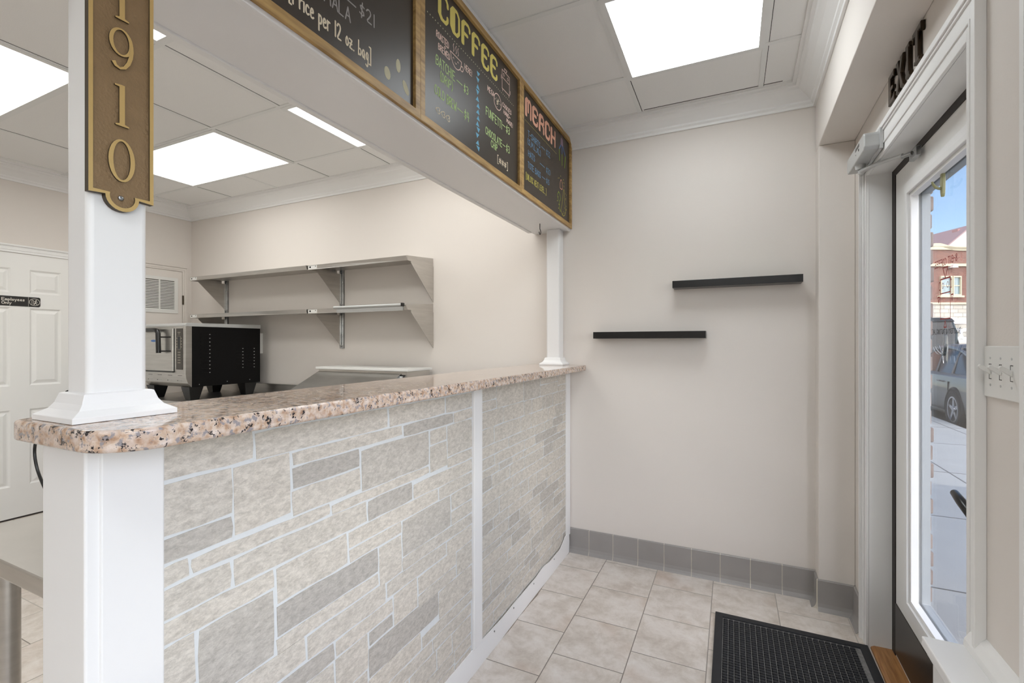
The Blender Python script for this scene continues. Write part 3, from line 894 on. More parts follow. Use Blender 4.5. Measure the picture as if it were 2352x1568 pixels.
def vehicle(name, label, x0, y0, y1, zr, H, hw, paint, roofy, belt, E=True, r=0.33, wy=(0.78, 3.55), group=None, arch=True, taper=0.66):
    xc = x0 + hw
    t = thing(name, label, 'car', (xc, (y0 + y1) / 2, zr), E=E, group=group)
    def ringz(z, h, ya, yb, rad, n=6):
        pts = []
        for (cx, cy, a0) in ((xc + h - rad, yb - rad, 0), (xc - h + rad, yb - rad, 90), (xc - h + rad, ya + rad, 180), (xc + h - rad, ya + rad, 270)):
            for i in range(n + 1):
                a = math.radians(a0 + 90 * i / n)
                pts.append((cx + rad * math.cos(a), cy + rad * math.sin(a), z))
        return pts
    Z = lambda f: zr + f * H
    m = MB()
    m.loft([ringz(Z(.12), hw * .90, y0 + .18, y1 - .22, .3), ringz(Z(.18), hw * .965, y0 + .06, y1 - .08, .36), ringz(Z(.36), hw, y0, y1, .42),
            ringz(Z(belt - .12), hw * .985, y0 + .02, y1 - .06, .42), ringz(Z(belt - .03), hw * .95, y0 + .06, y1 - .35, .42), ringz(Z(belt), hw * .88, y0 + .14, y1 - .7, .42), ringz(Z(belt + .01), hw * .80, y0 + .3, y1 - 1.0, .4)])
    build(m, 'body', paint, t, smooth=True)
    ra, rb, sa, sb = roofy       # belt-level and roof-level extents of the cabin
    m = MB()
    m.loft([ringz(Z(belt - .01), hw * .855, ra, rb, .25), ringz(Z(belt + (1 - belt) * .55), hw * (taper + .10), ra + (sa - ra) * .62, rb + (sb - rb) * .62, .25), ringz(Z(.965), hw * taper, sa, sb, .22)])
    build(m, 'windows', M_carglass, t, smooth=True)
    m = MB()
    m.loft([ringz(Z(.945), hw * (taper + .03), sa - .06, sb + .06, .24), ringz(Z(.985), hw * taper, sa, sb, .3), ringz(Z(1.0), hw * (taper - .16), sa + .2, sb - .2, .3)])
    build(m, 'roof', paint, t, smooth=True)
    m = MB()
    for sx in (-1, 1):
        pts = []
        for i in range(15):
            f = i / 14
            yy = ra + .03 + (rb - ra - .06) * f
            top = math.sin(math.pi * f) ** 0.45
            zz = Z(belt) + (Z(.955) - Z(belt)) * top
            xx = xc + sx * (hw * .862 + (hw * (taper + .025) - hw * .862) * top)
            pts.append((xx, yy, zz))
        m.tube(pts, 0.03, 8)
        for f in (0.5, 0.68 if not arch else 0.26):
            top = 0.97
            yy = ra + (rb - ra) * f
            m.tube([(xc + sx * (hw * .862), yy, Z(belt)), (xc + sx * hw * (taper + .03), yy + 0.05, Z(.95))], 0.022, 8)
    build(m, 'window_frames', paint, t, smooth=True)
    for yy in (y0 + wy[0] + .12, y0 + wy[1]):
        m = MB()
        m.tube([(x0 + .012, yy + (r + .045) * math.cos(a), zr + r + (r + .045) * math.sin(a)) for a in [math.pi * i / 14 - 0.1 + 0.2 * i / 14 for i in range(15)]], .028, 8)
        m.cyl((x0 - 0.004, yy, zr + r), r + .03, 0.05, 'x', 28)
        build(m, 'wheel_arch', M_tyre, t, smooth=True)
        wheel(t, x0 - 0.018, yy, zr + r, r)
    for yy in (y0 + 1.48, y0 + 2.45):
        m = MB(); m.tube([(x0 + .02, yy, Z(belt - .10)), (x0 - .025, yy + .02, Z(belt - .09)), (x0 - .025, yy + .15, Z(belt - .09)), (x0 + .02, yy + .17, Z(belt - .10))], .013, 8)
        build(m, 'door_handle', paint, t, smooth=True)
    m = MB()
    for yy in (y0 + 1.22, y0 + 2.2, y0 + 3.2):
        m.box(x0 - .002, x0 + .02, yy - .004, yy + .004, Z(.25), Z(belt - .09))
    m.box(x0 - .006, x0 + .02, y0 + 1.25, y0 + 3.1, Z(.165), Z(.185))
    build(m, 'door_gaps', M_black, t)
    return t
vehicle('parked_car', 'dark grey sedan parked at the curb outside the door glass', 3.42, 9.98, 14.75, -0.155, 1.50, 0.90, M_carpaint, (10.55, 13.75, 11.35, 12.75), .63, arch=True, wy=(0.83, 3.72))
vehicle('parked_car', 'dark tall vehicle parked beyond the grey sedan', 3.60, 16.7, 21.6, -0.155, 2.25, 0.98, M_suv, (16.85, 20.4, 17.0, 19.8), .56, r=0.38, arch=False, taper=0.80)
# pale panel with round openings further up the street
m = MB()
for i in range(12):
    n = 16
    oc = []; ic = []
    cx, cz = 6.52 + 0.235 * i, 1.73
    for kx in range(n):
        a = 2 * math.pi * (kx + .5) / n
        s_ = max(abs(math.cos(a)) / .1175, abs(math.sin(a)) / .22)
        oc.append((cx + math.cos(a) / s_, cz + math.sin(a) / s_)); ic.append((cx + .085 * math.cos(a), cz + .125 * math.sin(a)))
    m.ring(oc, ic, 'y', 23.5, 23.54)
m.box(6.4025, 9.2225, 23.5, 23.54, 1.40, 1.51)
for x in (6.42, 7.8, 9.2): m.box(x - .04, x + .04, 23.49, 23.55, -0.155, 1.95)
build(m, 'street_barrier', M_white, E=True, label='white panel with round openings beyond the parked cars', cat='barrier')

# brick building across the junction; square on to the lens by chance of the street plan
fwd = Vector((-math.sin(YAW), math.cos(YAW), 0)); rgt = Vector((math.cos(YAW), math.sin(YAW), 0))
D = 30.0
bp = fwd * D + rgt * (D * (2175 - 1176) / 1070.0)
bld = thing('brick_building', 'red brick building with curved parapet across the street', 'building', (bp.x, bp.y, -0.16), rz=YAW)
K = D / 1070.0
def BX(px): return (px - 2175) * K
def BZ(y): return 1.34 + (790 - y) * K + 0.16
def bl(mb, name, ma, **k): return build(mb, name, ma, bld, local=True, **k)
ptop = [(-14, BZ(563))] + [(BX(2100), BZ(566)), (BX(2130), BZ(562)), (BX(2145), BZ(559)), (BX(2158), BZ(559)), (BX(2172), BZ(563)), (BX(2186), BZ(567)), (BX(2200), BZ(568)), (BX(2219), BZ(568)), (9, BZ(568))]
bl(MB().prism([(-14, BZ(696))] + [(9, BZ(696))] + ptop[::-1], 'y', 0.0, 6.0), 'brick_wall', M_brick_far)
bl(MB().box(-14, 9, -0.12, 6.0, 0.0, BZ(696)), 'stone_base', M_lime)
m = MB()
m.ring(ptop + [], [(x, z - 0.22) for x, z in ptop], 'y', -0.10, 0.3)
bl(m, 'coping', M_cream)
bl(MB().box(-14, 9, -0.16, 0.0, BZ(612), BZ(606)), 'cornice', M_cream)
bl(MB().box(-14, 9, -0.2, 0.0, BZ(699), BZ(695)), 'water_table', M_cream)
for (a, b) in ((2158, 2184), (2186, 2205)):
    f = bl(MB().ring([(BX(a), BZ(679)), (BX(b), BZ(679)), (BX(b), BZ(634)), (BX(a), BZ(634))], [(BX(a + 2), BZ(676)), (BX(b - 2), BZ(676)), (BX(b - 2), BZ(637)), (BX(a + 2), BZ(637))], 'y', -0.12, 0.05), 'window', M_cream)
    build(MB().box(BX(a + 1), BX(b - 1), -0.02, 0.02, BZ(678), BZ(635)), 'pane', M_farwin, f, local=True)
    build(MB().box(BX(a + 1), BX(b - 1), -0.06, 0.0, BZ(657), BZ(655)), 'meeting_rail', M_cream, f, local=True)
bl(MB().box(BX(2153), BX(2210), -0.16, 0.0, BZ(683), BZ(679)), 'window_sill', M_cream)
bl(MB().prism([(BX(2176), BZ(616)), (BX(2190), BZ(616)), (BX(2187), BZ(609)), (BX(2179), BZ(609))], 'y', -0.35, -0.01), 'wall_lamp', M_farwhite)
bl(MB().box(BX(2090), BX(2191), -1.0, -0.13, BZ(745), BZ(733)), 'awning', M_farwhite)
bp2 = fwd * 44 + rgt * (44 * (2225 - 1176) / 1070.0)
gb = thing('white_building', 'pale gabled building rising behind the brick parapet', 'building', (bp2.x, bp2.y, -0.16), rz=YAW)
K2 = 44 / 1070.0
def GX(px): return (px - 2225) * K2
def GZ(y): return 1.34 + (790 - y) * K2 + 0.16
build(MB().prism([(GX(2150), 0), (GX(2300), 0), (GX(2300), GZ(570)), (GX(2228), GZ(519)), (GX(2170), GZ(568)), (GX(2150), GZ(572))], 'y', 0, 8), 'wall', M_farwhite, gb, local=True)
build(MB().prism([(GX(2166), GZ(567)), (GX(2228), GZ(516)), (GX(2228), GZ(519)), (GX(2166), GZ(570))], 'y', -0.3, 8).prism([(GX(2304), GZ(567)), (GX(2228), GZ(516)), (GX(2228), GZ(519)), (GX(2304), GZ(570))], 'y', -0.3, 8), 'roof', mat('far_roof', srgb(170, 140, 140), 0.8), gb, local=True)
build(MB().box(GX(2214), GX(2224), 0.6, 1.2, GZ(545), GZ(522)), 'chimney', mat('far_chimney', srgb(190, 140, 136), 0.8), gb, local=True)

# ================================================================== CEILING LIGHTS
def troffer(x0, x1, y0, y1, M, label, group=None):
    t = thing('ceiling_light', label, 'ceiling light', ((x0 + x1) / 2, (y0 + y1) / 2, CEIL - 0.008), group=group)
    fw = 0.026
    o = [(x0, y0), (x1, y0), (x1, y1), (x0, y1)]; i = [(x0 + fw, y0 + fw), (x1 - fw, y0 + fw), (x1 - fw, y1 - fw), (x0 + fw, y1 - fw)]
    build(MB().ring(o, i, 'z', CEIL - 0.008, CEIL + 0.002), 'frame', M_tbar, t)
    build(bx(x0 + fw, x1 - fw, y0 + fw, y1 - fw, CEIL - 0.005, CEIL - 0.001), 'diffuser', M, t)
    return t
troffer(-0.480, 0.138, 1.806, 2.425, M_lampR, 'bright square panel light in the ceiling in front of the chalkboards')
troffer(-0.480, 0.138, -0.64, -0.03, M_lampR, 'added unseen square panel light in the ceiling over the viewpoint')  # added out of view to brighten the near post
troffer(-4.19, -2.967, 1.855, 2.465, M_lampL, 'warm panel light in the kitchen ceiling, just right of the house number post')
troffer(-4.19, -2.967, 0.615, 1.23, M_lampL, 'warm panel light at the left edge of the kitchen ceiling')
troffer(-2.345, -1.13, 1.855, 2.465, M_lampL, 'warm panel light half hidden by the beam, showing as a narrow bar')
troffer(-2.345, -1.13, 0.615, 1.23, M_lampL, 'panel light whose corner peeps out between house number plaque and beam')
troffer(-0.480, 0.138, -3.08, -2.47, M_lampR, 'added unseen square panel light in the ceiling well behind the viewpoint')  # from here on: unseen panels added for level light from behind
troffer(-0.480, 0.138, -4.91, -4.30, M_lampR, 'farthest added unseen square panel light behind the viewpoint')
troffer(-2.345, -1.13, -3.06, -2.45, M_lampL, 'added unseen panel light over the rear of the shop')
troffer(-4.19, -2.967, -4.28, -3.67, M_lampL, 'added unseen panel light in the far rear of the kitchen ceiling')
troffer(-4.19, -2.967, -1.84, -1.23, M_lampL, 'added unseen panel light in the kitchen ceiling behind the viewpoint')

# ================================================================== COUNTER
ctr = thing('counter', 'stone-faced service counter base with white battens and end post', 'counter', (-1.02, 1.65, 0))
m = MB(); m.box(-1.10, BF - 0.012, 0.50, FW - 0.002, 0.0, 1.170)
build(m, 'core', M_white, ctr)
NEAR = """0.505,.686,1.087,1.150 .693,1.130,1.085,1.143 1.141,1.447,1.085,1.143 1.456,1.645,1.085,1.143 .506,.639,.982,1.079 .644,.782,.935,1.079
.790,1.200,1.048,1.079 1.21,1.503,1.042,1.078 1.51,1.645,1.042,1.078 .790,1.011,.992,1.042 .790,1.015,.926,.986 1.021,1.347,.92,1.036 1.356,1.456,.987,1.036
1.356,1.460,.890,.981 1.467,1.645,.921,1.036 1.467,1.645,.880,.915 .506,.639,.930,.976 .912,1.347,.890,.914 .559,.904,.892,.920 .506,.552,.888,.924
1.262,1.645,.826,.873 1.048,1.253,.826,.883 .644,1.040,.826,.884 .505,.636,.826,.881 1.411,1.645,.777,.820 .971,1.403,.777,.820 .747,.964,.737,.820 .505,.738,.778,.820
.975,1.197,.736,.771 1.205,1.485,.658,.771 1.493,1.645,.713,.771 1.493,1.645,.658,.707 .572,.738,.621,.772 .505,.564,.673,.772 .505,.564,.56,.667
.747,1.088,.660,.730 1.097,1.198,.612,.730 1.205,1.645,.612,.652 .747,1.090,.619,.654 1.463,1.645,.546,.606 1.130,1.456,.561,.606 .572,.825,.556,.614 .833,1.121,.552,.612
1.162,1.280,.458,.555 1.288,1.524,.495,.553 1.531,1.645,.449,.540 1.288,1.524,.449,.489 .926,1.155,.505,.546 1.052,1.155,.460,.499 .926,1.045,.398,.499 .505,.70,.50,.550 .71,.918,.50,.546
1.052,1.405,.366,.452 1.411,1.645,.345,.443 .505,.70,.40,.494 .71,.918,.36,.494 .926,1.045,.30,.392 1.052,1.30,.300,.360 1.31,1.645,.30,.339 .505,.70,.30,.394 .71,.918,.30,.354"""
stones = [tuple(map(float, q.split(','))) for q in NEAR.split()]
DARK = {7: 0.2, 9: 0.12, 16: 0.2, 21: 0.15, 29: 0.3, 32: 0.25, 35: 0.08, 11: 0.35, 48: 0.15, 51: 0.15, 3: 0.6, 52: .1}
def filler(y0, y1, z0, z1, rnd):
    out = []; z = z1
    while z > z0 + 0.02:
        h = min(rnd.choice([0.035, 0.05, 0.06, 0.075, 0.10]), z - z0)
        if z - h - z0 < 0.03: h = z - z0
        y = y0
        while y < y1 - 0.01:
            w = min(rnd.uniform(0.10, 0.34), y1 - y)
            if y1 - y - w < 0.05: w = y1 - y
            if h > 0.08 and rnd.random() < 0.55:
                hs = h * rnd.uniform(.35, .65)
                out += [(y, y + w - .007, z - hs + .003, z - .003), (y, y + w - .007, z - h + .003, z - hs - .003)]
            else:
                out.append((y, y + w - .007, z - h + .003, z - .003))
            y += w
        z -= h
    return out
rn = random.Random(21)
def panel(name, y0, y1, lst, dark, label=None):
    mb = MB()
    mb.cur = 1
    mb.box(BF - 0.012, BF - 0.0015, y0, y1, 0.02, 1.170)
    mb.cur = 0
    for i, (a, b, c_, d_) in enumerate(lst):
        t = dark.get(i, rn.choice([.9, .8, .7, .6, .95, .5, .35, 0.2]) if not dark else rn.uniform(.5, .98))
        mb.tone = (t, rn.random(), rn.random())
        a -= 0.0008; c_ -= 0.0010; d_ += 0.0010; b += 0.0008
        b = min(b, y1 - 0.002)
        if d_ - c_ < 0.012 or b - a < 0.012: continue
        # slightly irregular outline
        pts = []
        n1 = max(2, int((b - a) / 0.05)); n2 = max(2, int((d_ - c_) / 0.05))
        j = lambda: rn.uniform(-.0016, .0016)
        for k_ in range(n1): pts.append((a + (b - a) * k_ / n1 + (0.003 if k_ == 0 else 0), c_ + j()))
        for k_ in range(n2): pts.append((b + j(), c_ + (d_ - c_) * k_ / n2 + (0.003 if k_ == 0 else 0)))
        for k_ in range(n1): pts.append((b - (b - a) * k_ / n1 - (0.003 if k_ == 0 else 0), d_ + j()))
        for k_ in range(n2): pts.append((a + j(), d_ - (d_ - c_) * k_ / n2 - (0.003 if k_ == 0 else 0)))
        mb.prism(pts, 'x', BF - 0.0022, BF - 0.0003 + rn.uniform(0, .0004))
    mb.tone = (0.5, 0.5, 0.5)
    return build(mb, name, [M_stone, M_sgrout], ctr, label=label)
panel('stone_panel', 0.50, 1.648, stones + filler(0.505, 1.645, 0.03, 0.296, rn), DARK)
panel('stone_panel', 1.705, FW - 0.03, filler(1.708, FW - 0.035, 0.03, 1.150, random.Random(5)), {})
# battens
m = bx(BF - 0.012, BF + 0.010, 1.650, 1.716, 0.094, 1.170); build(m, 'batten', M_white, ctr, bevel=0.002)
m = bx(BF - 0.012, BF + 0.010, 2.828, 2.894, 0.112, 1.170); build(m, 'batten', M_white, ctr, bevel=0.002)
# scribe moulding under the granite
build(bx(BF - 0.01, BF + 0.006, 0.512, FW - 0.03, 1.156, 1.170), 'scribe_bead', M_sgrout, ctr)
# end post: plain core, wrapped side board with a raised edge strip
m = MB(); m.box(-1.105, BF - 0.004, 0.392, 0.508, 0.0, 1.170)
build(m, 'end_post', M_white, ctr, bevel=0.004, segs=3)
build(bx(BF - 0.01, BF + 0.001, 0.412, 0.509, 0.0, 1.170), 'post_facing', M_white, ctr, bevel=0.003)
# loose vinyl skirting with a wavy top edge
m = MB()
n = 70; vs = []
for i in range(n + 1):
    y = 0.50 + (FW - 0.035 - 0.50) * i / n
    wav = 0.0 if y < 1.75 else (0.004 * math.sin((y - 1.75) * 13) + 0.0025 * math.sin((y - 1.75) * 31)) * min(1, (y - 1.75) * 2)
    sag = 0.0 if y < 1.75 else 0.004 + 0.006 * abs(math.sin((y - 1.75) * 9))
    end = max(0.0, (y - 2.70)) * 0.28
    zt = 0.094 + wav + end * 0.9
    xo = BF + 0.003
    vs += [(xo + 0.007, y, 0.0), (xo + 0.007 + sag * .3, y, zt * .5), (xo + sag, y, zt), (xo + sag - 0.004, y, zt), (xo + 0.002, y, zt * .5), (xo, y, 0.0)]
fs = []
for i in range(n):
    for j in range(6):
        fs.append((i * 6 + j, i * 6 + (j + 1) % 6, (i + 1) * 6 + (j + 1) % 6, (i + 1) * 6 + j))
fs += [(0, 1, 2, 3, 4, 5), tuple(n * 6 + j for j in range(6))]
m.add(vs, fs); build(m, 'skirting_strip', M_white, ctr, smooth=True, label='loose white skirting strip with wavy top')
for y in (1.82, 2.02, 2.27, 2.58):
    build(MB().cyl((BF + 0.008, y, 0.078), 0.004, 0.006, 'x', 10), 'screw', M_zinc, ctr)

# granite bar top, rounded near corner
def corner(cx, cy, r, a0, a1, n=10):
    return [(cx + r * math.cos(math.radians(a0 + (a1 - a0) * i / n)), cy + r * math.sin(math.radians(a0 + (a1 - a0) * i / n))) for i in range(n + 1)]
out = corner(-1.135, 0.392, 0.025, 180, 270, 5) + corner(-0.925, 0.452, 0.085, 270, 360, 12) + [(-0.842, FW - 0.003), (-1.215, FW - 0.003)]
out = [(x, y) for x, y in out]
m = MB(); m.prism(out, 'z', 1.170, 1.206)
build(m, 'countertop', M_granite, bevel=0.006, segs=4, smooth=True, label='long speckled brown granite bar top on the stone-faced counter', cat='countertop')

# support posts standing on the granite
def post(x0, x1, y0, y1, label, flare, zt):
    t = thing('support_post', label, 'post', ((x0 + x1) / 2, (y0 + y1) / 2, 1.206), group='white posts carrying the beam')
    build(bx(x0, x1, y0, y1, 1.206, zt), 'shaft', M_white, t, bevel=0.010, segs=4, smooth=True)
    prof = [(flare, 1.2065), (flare, 1.216), (flare * .86, 1.219), (flare * .55, 1.226), (flare * .36, 1.236), (flare * .27, 1.246), (flare * .22, 1.252), (flare * .12, 1.2535), (0.001, 1.254)]
    m = MB(); rings = []
    for o, z in prof:
        yo1 = min(y1 + o, FW - 0.001)
        rings.append([(x0 - o, y0 - o, z), (x1 + o, y0 - o, z), (x1 + o, yo1, z), (x0 - o, yo1, z)])
    m.loft(rings)
    build(m, 'base_moulding', M_white, t, bevel=0.0008)
    return t
near = post(-1.090, -1.015, 0.419, 0.512, 'wide near white post carrying the bronze house number plaque', 0.034, 2.078)
far_ = post(-1.080, -0.992, 2.812, 2.899, 'far white post at the wall end of the counter', 0.036, 2.078)

# beam over the counter
bm_ = thing('beam', 'white painted boxed beam running above the counter', 'beam', (-1.07, 1.3, 2.076))
build(bx(-1.198, -0.950, -0.4, FW - 0.002, 2.076, CEIL), 'box', M_white, bm_, bevel=0.002)
m = MB(); m.box(-1.215, -1.190, -0.4, FW - 0.07, 2.070, 2.088)
build(m, 'edge_bead', M_trim, bm_, bevel=0.003)
m = MB(); m.box(-0.962, -0.943, -0.4, FW - 0.002, 2.072, 2.090)
build(m, 'front_bead', M_white, bm_, bevel=0.003)
# cup hook
m = MB()
hx, hy = -1.06, 2.65
pts = [(hx, hy, 2.078), (hx, hy, 2.045)]
for i in range(14):
    a = math.radians(75 - 250 * i / 13)
    pts.append((hx + 0.0, hy + 0.006 + 0.0 + 0.013 * math.cos(a) - .004, 2.026 + 0.015 * math.sin(a)))
build(MB().tube(pts, 0.0024, 8), 'cup_hook', M_black, loc=(hx, hy, 2.076), smooth=True, label='small black cup hook screwed under the white beam', cat='hook')

# ================================================================== CHALKBOARDS
def board(y0, y1, label, z0=2.084, z1=2.655):
    t = thing('chalkboard', label, 'chalkboard', (-0.94, (y0 + y1) / 2, z0), group='framed chalkboards along the beam')
    xb, xf = -0.950, -0.932
    build(bx(xb + 0.001, xb + 0.006, y0 + .01, y1 - .01, z0 + .01, z1 - .01), 'writing_surface', M_board, t)
    fw = 0.026
    m = MB()
    o = [(y0, z0), (y1, z0), (y1, z1), (y0, z1)]; i = [(y0 + fw, z0 + fw), (y1 - fw, z0 + fw), (y1 - fw, z1 - fw), (y0 + fw, z1 - fw)]
    for k in range(4):
        a, b = k, (k + 1) % 4
        m.prism([o[a], o[b], i[b], i[a]], 'x', xb, xf)
    build(m, 'frame', M_frame, t, bevel=0.0012)
    return t
PX = PX_
def chalk(parent, col, fn, name='lettering'):
    m = MB(); fn(m); return build(m, name, M_chalk[col], parent)
b1 = board(0.42, 1.268, 'nearest chalkboard with bag price lettering and three coffee beans')
b2 = board(1.268, 2.094, 'middle chalkboard headed COFFEE with drinks and cookie prices')
b3 = board(2.094, 2.890, 'farthest chalkboard headed MERCH with shirt and hat prices')
chalk(b1, 'cream', lambda m: (text(m, '[Price per 12 oz. bag]', 0.770, 2.150, 0.275, 0.040, 0.0040, PX)))
chalk(b1, 'grey', lambda m: text(m, 'GUATEMALA', 0.760, 2.220, 0.205, 0.036, 0.0034, PX))
chalk(b1, 'grey', lambda m: (ribbon(m, [(0.950, 2.275), (0.985, 2.275)], 0.0034, PX), text(m, '$21', 1.000, 2.264, 0.062, 0.036, 0.0034, PX)), 'price')
def bean(m, cy, cz, a, b, rot):
    pts = []
    for i in range(18):
        t = 2 * math.pi * i / 18
        u, v = a * math.cos(t), b * math.sin(t)
        pts.append((cy + u * math.cos(rot) - v * math.sin(rot), cz + u * math.sin(rot) + v * math.cos(rot)))
    m.add([PX(*p) for p in pts], [tuple(range(18))])
for q in ((1.117, 2.162, .014, .019, .2), (1.168, 2.211, .011, .021, 0), (1.205, 2.160, .012, .023, .6)):
    chalk(b1, 'bean', lambda m: bean(m, *q), 'bean_drawing')
# COFFEE in tall rounded capitals
def tall(m, s, u0, v0, w, h, sw, thick):
    gl = {'C': ['1,.72 1,.85 .8,1 .25,1 0,.85 0,.15 .25,0 .8,0 1,.15 1,.28'], 'O': ['.25,1 0,.82 0,.18 .25,0 .75,0 1,.18 1,.82 .75,1 .25,1'], 'F': ['1,.78 1,.9 .8,1 .25,1 0,.85 0,0', '0,.5 .7,.5'],
          'E': ['1,.78 1,.9 .8,1 .25,1 0,.85 0,.15 .25,0 .8,0 1,.1 1,.22', '0,.52 .7,.52'], 'M': ['0,0 0,.85 .2,1 .5,.95 .5,.3', '.5,.95 .8,1 1,.85 1,0'], 'R': ['0,0 0,.85 .25,1 .8,1 1,.85 1,.65 .8,.52 0,.5', '.7,.5 1,.35 1,0'], 'H': ['0,0 0,1', '1,0 1,1', '0,.5 1,.5']}
    n = len(s); cw = w / (n + (n - 1) * .42)
    for i, c in enumerate(s):
        x = u0 + i * cw * 1.42
        for k, st in enumerate(gl[c]):
            pts = [tuple(map(float, q.split(','))) for q in st.split()]
            P_ = [(x + a * cw, v0 + b * h) for a, b in pts]
            ribbon(m, P_, sw, PX)
            left = [(x + a * cw + (thick if a < .3 else 0), v0 + b * h) for a, b in pts if a < .3]
            if len(left) > 1:
                ribbon(m, left, sw, PX); ribbon(m, [(p_ - thick / 2, q_) for p_, q_ in left], sw, PX)
chalk(b2, 'yellow', lambda m: tall(m, 'COFFEE', 1.392, 2.510, 0.452, 0.088, 0.0115, 0.008), 'heading')
chalk(b2, 'bean', lambda m: [ribbon(m, [(1.322 + i * 0.0158, 2.480)], 0.0042, PX) for i in range(45)], 'dotted_line')
def cup(m):
    text(m, 'ROASTED', 1.376, 2.428, 0.080, 0.024, 0.0028, PX); text(m, '+', 1.424, 2.410, 0.014, 0.018, 0.0026, PX); text(m, 'BREWED', 1.388, 2.390, 0.076, 0.022, 0.0028, PX)
    ribbon(m, [(1.466, 2.428), (1.545, 2.428)], 0.003, PX)
    ribbon(m, smooth_line([(1.466, 2.428), (1.475, 2.40), (1.495, 2.383), (1.520, 2.383), (1.540, 2.40), (1.545, 2.428)], 2), 0.003, PX)
    ribbon(m, smooth_line([(1.541, 2.408), (1.552, 2.416), (1.560, 2.405), (1.552, 2.393), (1.536, 2.395)], 2), 0.003, PX)
    for y in (1.488, 1.505, 1.520):
        ribbon(m, smooth_line([(y, 2.438), (y + .004, 2.448), (y - .003, 2.458), (y + .002, 2.468)], 1), 0.0024, PX)
    for y in (1.488, 1.520): ribbon(m, [(y - .004, 2.412), (y, 2.416), (y + .004, 2.412)], 0.002, PX)
    ribbon(m, [(1.498, 2.403), (1.504, 2.399), (1.510, 2.403)], 0.002, PX)
    text(m, 'HERE!', 1.568, 2.414, 0.058, 0.022, 0.0026, PX)
chalk(b2, 'pink', cup, 'cup_drawing')
chalk(b2, 'green', lambda m: (text(m, 'BATCHIE', 1.374, 2.330, 0.124, 0.034, 0.0034, PX), text(m, '(DRIP)', 1.400, 2.286, 0.082, 0.032, 0.0034, PX), ribbon(m, [(1.511, 2.342), (1.551, 2.342)], 0.003, PX), text(m, '$3', 1.563, 2.325, 0.034, 0.030, 0.0034, PX)), 'price_line')
chalk(b2, 'green', lambda m: (text(m, 'COLD BREW', 1.366, 2.222, 0.142, 0.033, 0.0034, PX), ribbon(m, [(1.513, 2.238), (1.555, 2.238)], 0.003, PX), text(m, '$4', 1.566, 2.222, 0.038, 0.034, 0.0034, PX)), 'price_line')
chalk(b2, 'green', lambda m: (text(m, 'FUNFETTI', 1.744, 2.316, 0.152, 0.034, 0.0036, PX), ribbon(m, [(1.902, 2.340), (1.930, 2.340)], 0.003, PX), text(m, '$3', 1.940, 2.322, 0.038, 0.032, 0.0036, PX)), 'price_line')
chalk(b2, 'green', lambda m: (text(m, 'CHOCOLATE', 1.740, 2.234, 0.156, 0.030, 0.0034, PX), text(m, 'CHIP', 1.790, 2.198, 0.062, 0.028, 0.0034, PX), ribbon(m, [(1.903, 2.250), (1.930, 2.250)], 0.003, PX), text(m, '$3', 1.940, 2.234, 0.038, 0.032, 0.0036, PX)), 'price_line')
chalk(b2, 'cream', lambda m: text(m, '<3<3<3', 1.372, 2.160, 0.092, 0.022, 0.003, PX), 'small_lettering')
chalk(b2, 'cream', lambda m: text(m, '[###]', 1.852, 2.150, 0.104, 0.030, 0.003, PX), 'small_lettering')
def tri(m):
    r = random.Random(2)
    zz = 2.460
    while zz > 2.145:
        s_ = 0.020; u = 1.674 + r.uniform(-.005, .005)
        d = r.choice([-1, 1])
        m.add([PX(u - s_ * .7, zz - (s_ if d > 0 else 0)), PX(u + s_ * .7, zz - (s_ if d > 0 else 0)), PX(u + r.uniform(-.006, .006), zz - (0 if d > 0 else s_))], [(0, 1, 2)])
        zz -= 0.0255
chalk(b2, 'blue', tri, 'triangle_column')
def robo(m):
    ribbon(m, [(1.897, 2.505), (1.897, 2.590), (1.975, 2.590), (1.975, 2.505), (1.897, 2.505)], 0.003, PX)
    ribbon(m, [(1.897, 2.556), (1.975, 2.556)], 0.003, PX)
    for y in (1.915, 1.957): ribbon(m, [(y + .006 * math.cos(t), 2.573 + .006 * math.sin(t)) for t in [i * math.pi / 4 for i in range(9)]], 0.0022, PX)
    ribbon(m, [(1.925, 2.590), (1.922, 2.606), (1.948, 2.606), (1.936, 2.592)], 0.003, PX)
    for y in (1.903, 1.969): ribbon(m, [(y, 2.505), (y, 2.494)], 0.003, PX)
    ribbon(m, [(1.889, 2.560), (1.889, 2.545)], 0.003, PX); ribbon(m, [(1.983, 2.53), (1.983, 2.515)], 0.003, PX)
chalk(b2, 'pink', robo, 'robot_drawing')
def cookie(m):
    text(m, 'MEGA', 1.757, 2.424, 0.062, 0.022, 0.0028, PX)
    ribbon(m, [(1.853 + .036 * math.cos(t), 2.420 + .034 * math.sin(t)) for t in [i * math.pi / 12 for i in range(25)]], 0.0032, PX)
    text(m, 'COOKIES', 1.902, 2.424, 0.094, 0.019, 0.0026, PX); text(m, 'HAND-', 1.914, 2.396, 0.070, 0.018, 0.0026, PX); text(m, 'MADE!', 1.944, 2.370, 0.068, 0.018, 0.0026, PX)
chalk(b2, 'pink', cookie, 'cookie_drawing')
def chips(m):
    r = random.Random(9)
    for i in range(34):
        a, q = r.uniform(0, 6.28), r.uniform(0, .028)
        u, v = 1.853 + q * math.cos(a), 2.420 + q * math.sin(a)
        b = r.uniform(0, 3.14)
        ribbon(m, [(u, v), (u + .004 * math.cos(b), v + .004 * math.sin(b))], 0.002, PX)
chalk(b2, 'cream', chips, 'chocolate_chips')
chalk(b3, 'coral', lambda m: tall(m, 'MERCH', 2.166, 2.506, 0.432, 0.084, 0.014, 0.010), 'heading')
chalk(b3, 'olive', lambda m: [ribbon(m, [(2.160 + i * 0.0118, 2.474)], 0.004, PX) for i in range(40)], 'dotted_line')
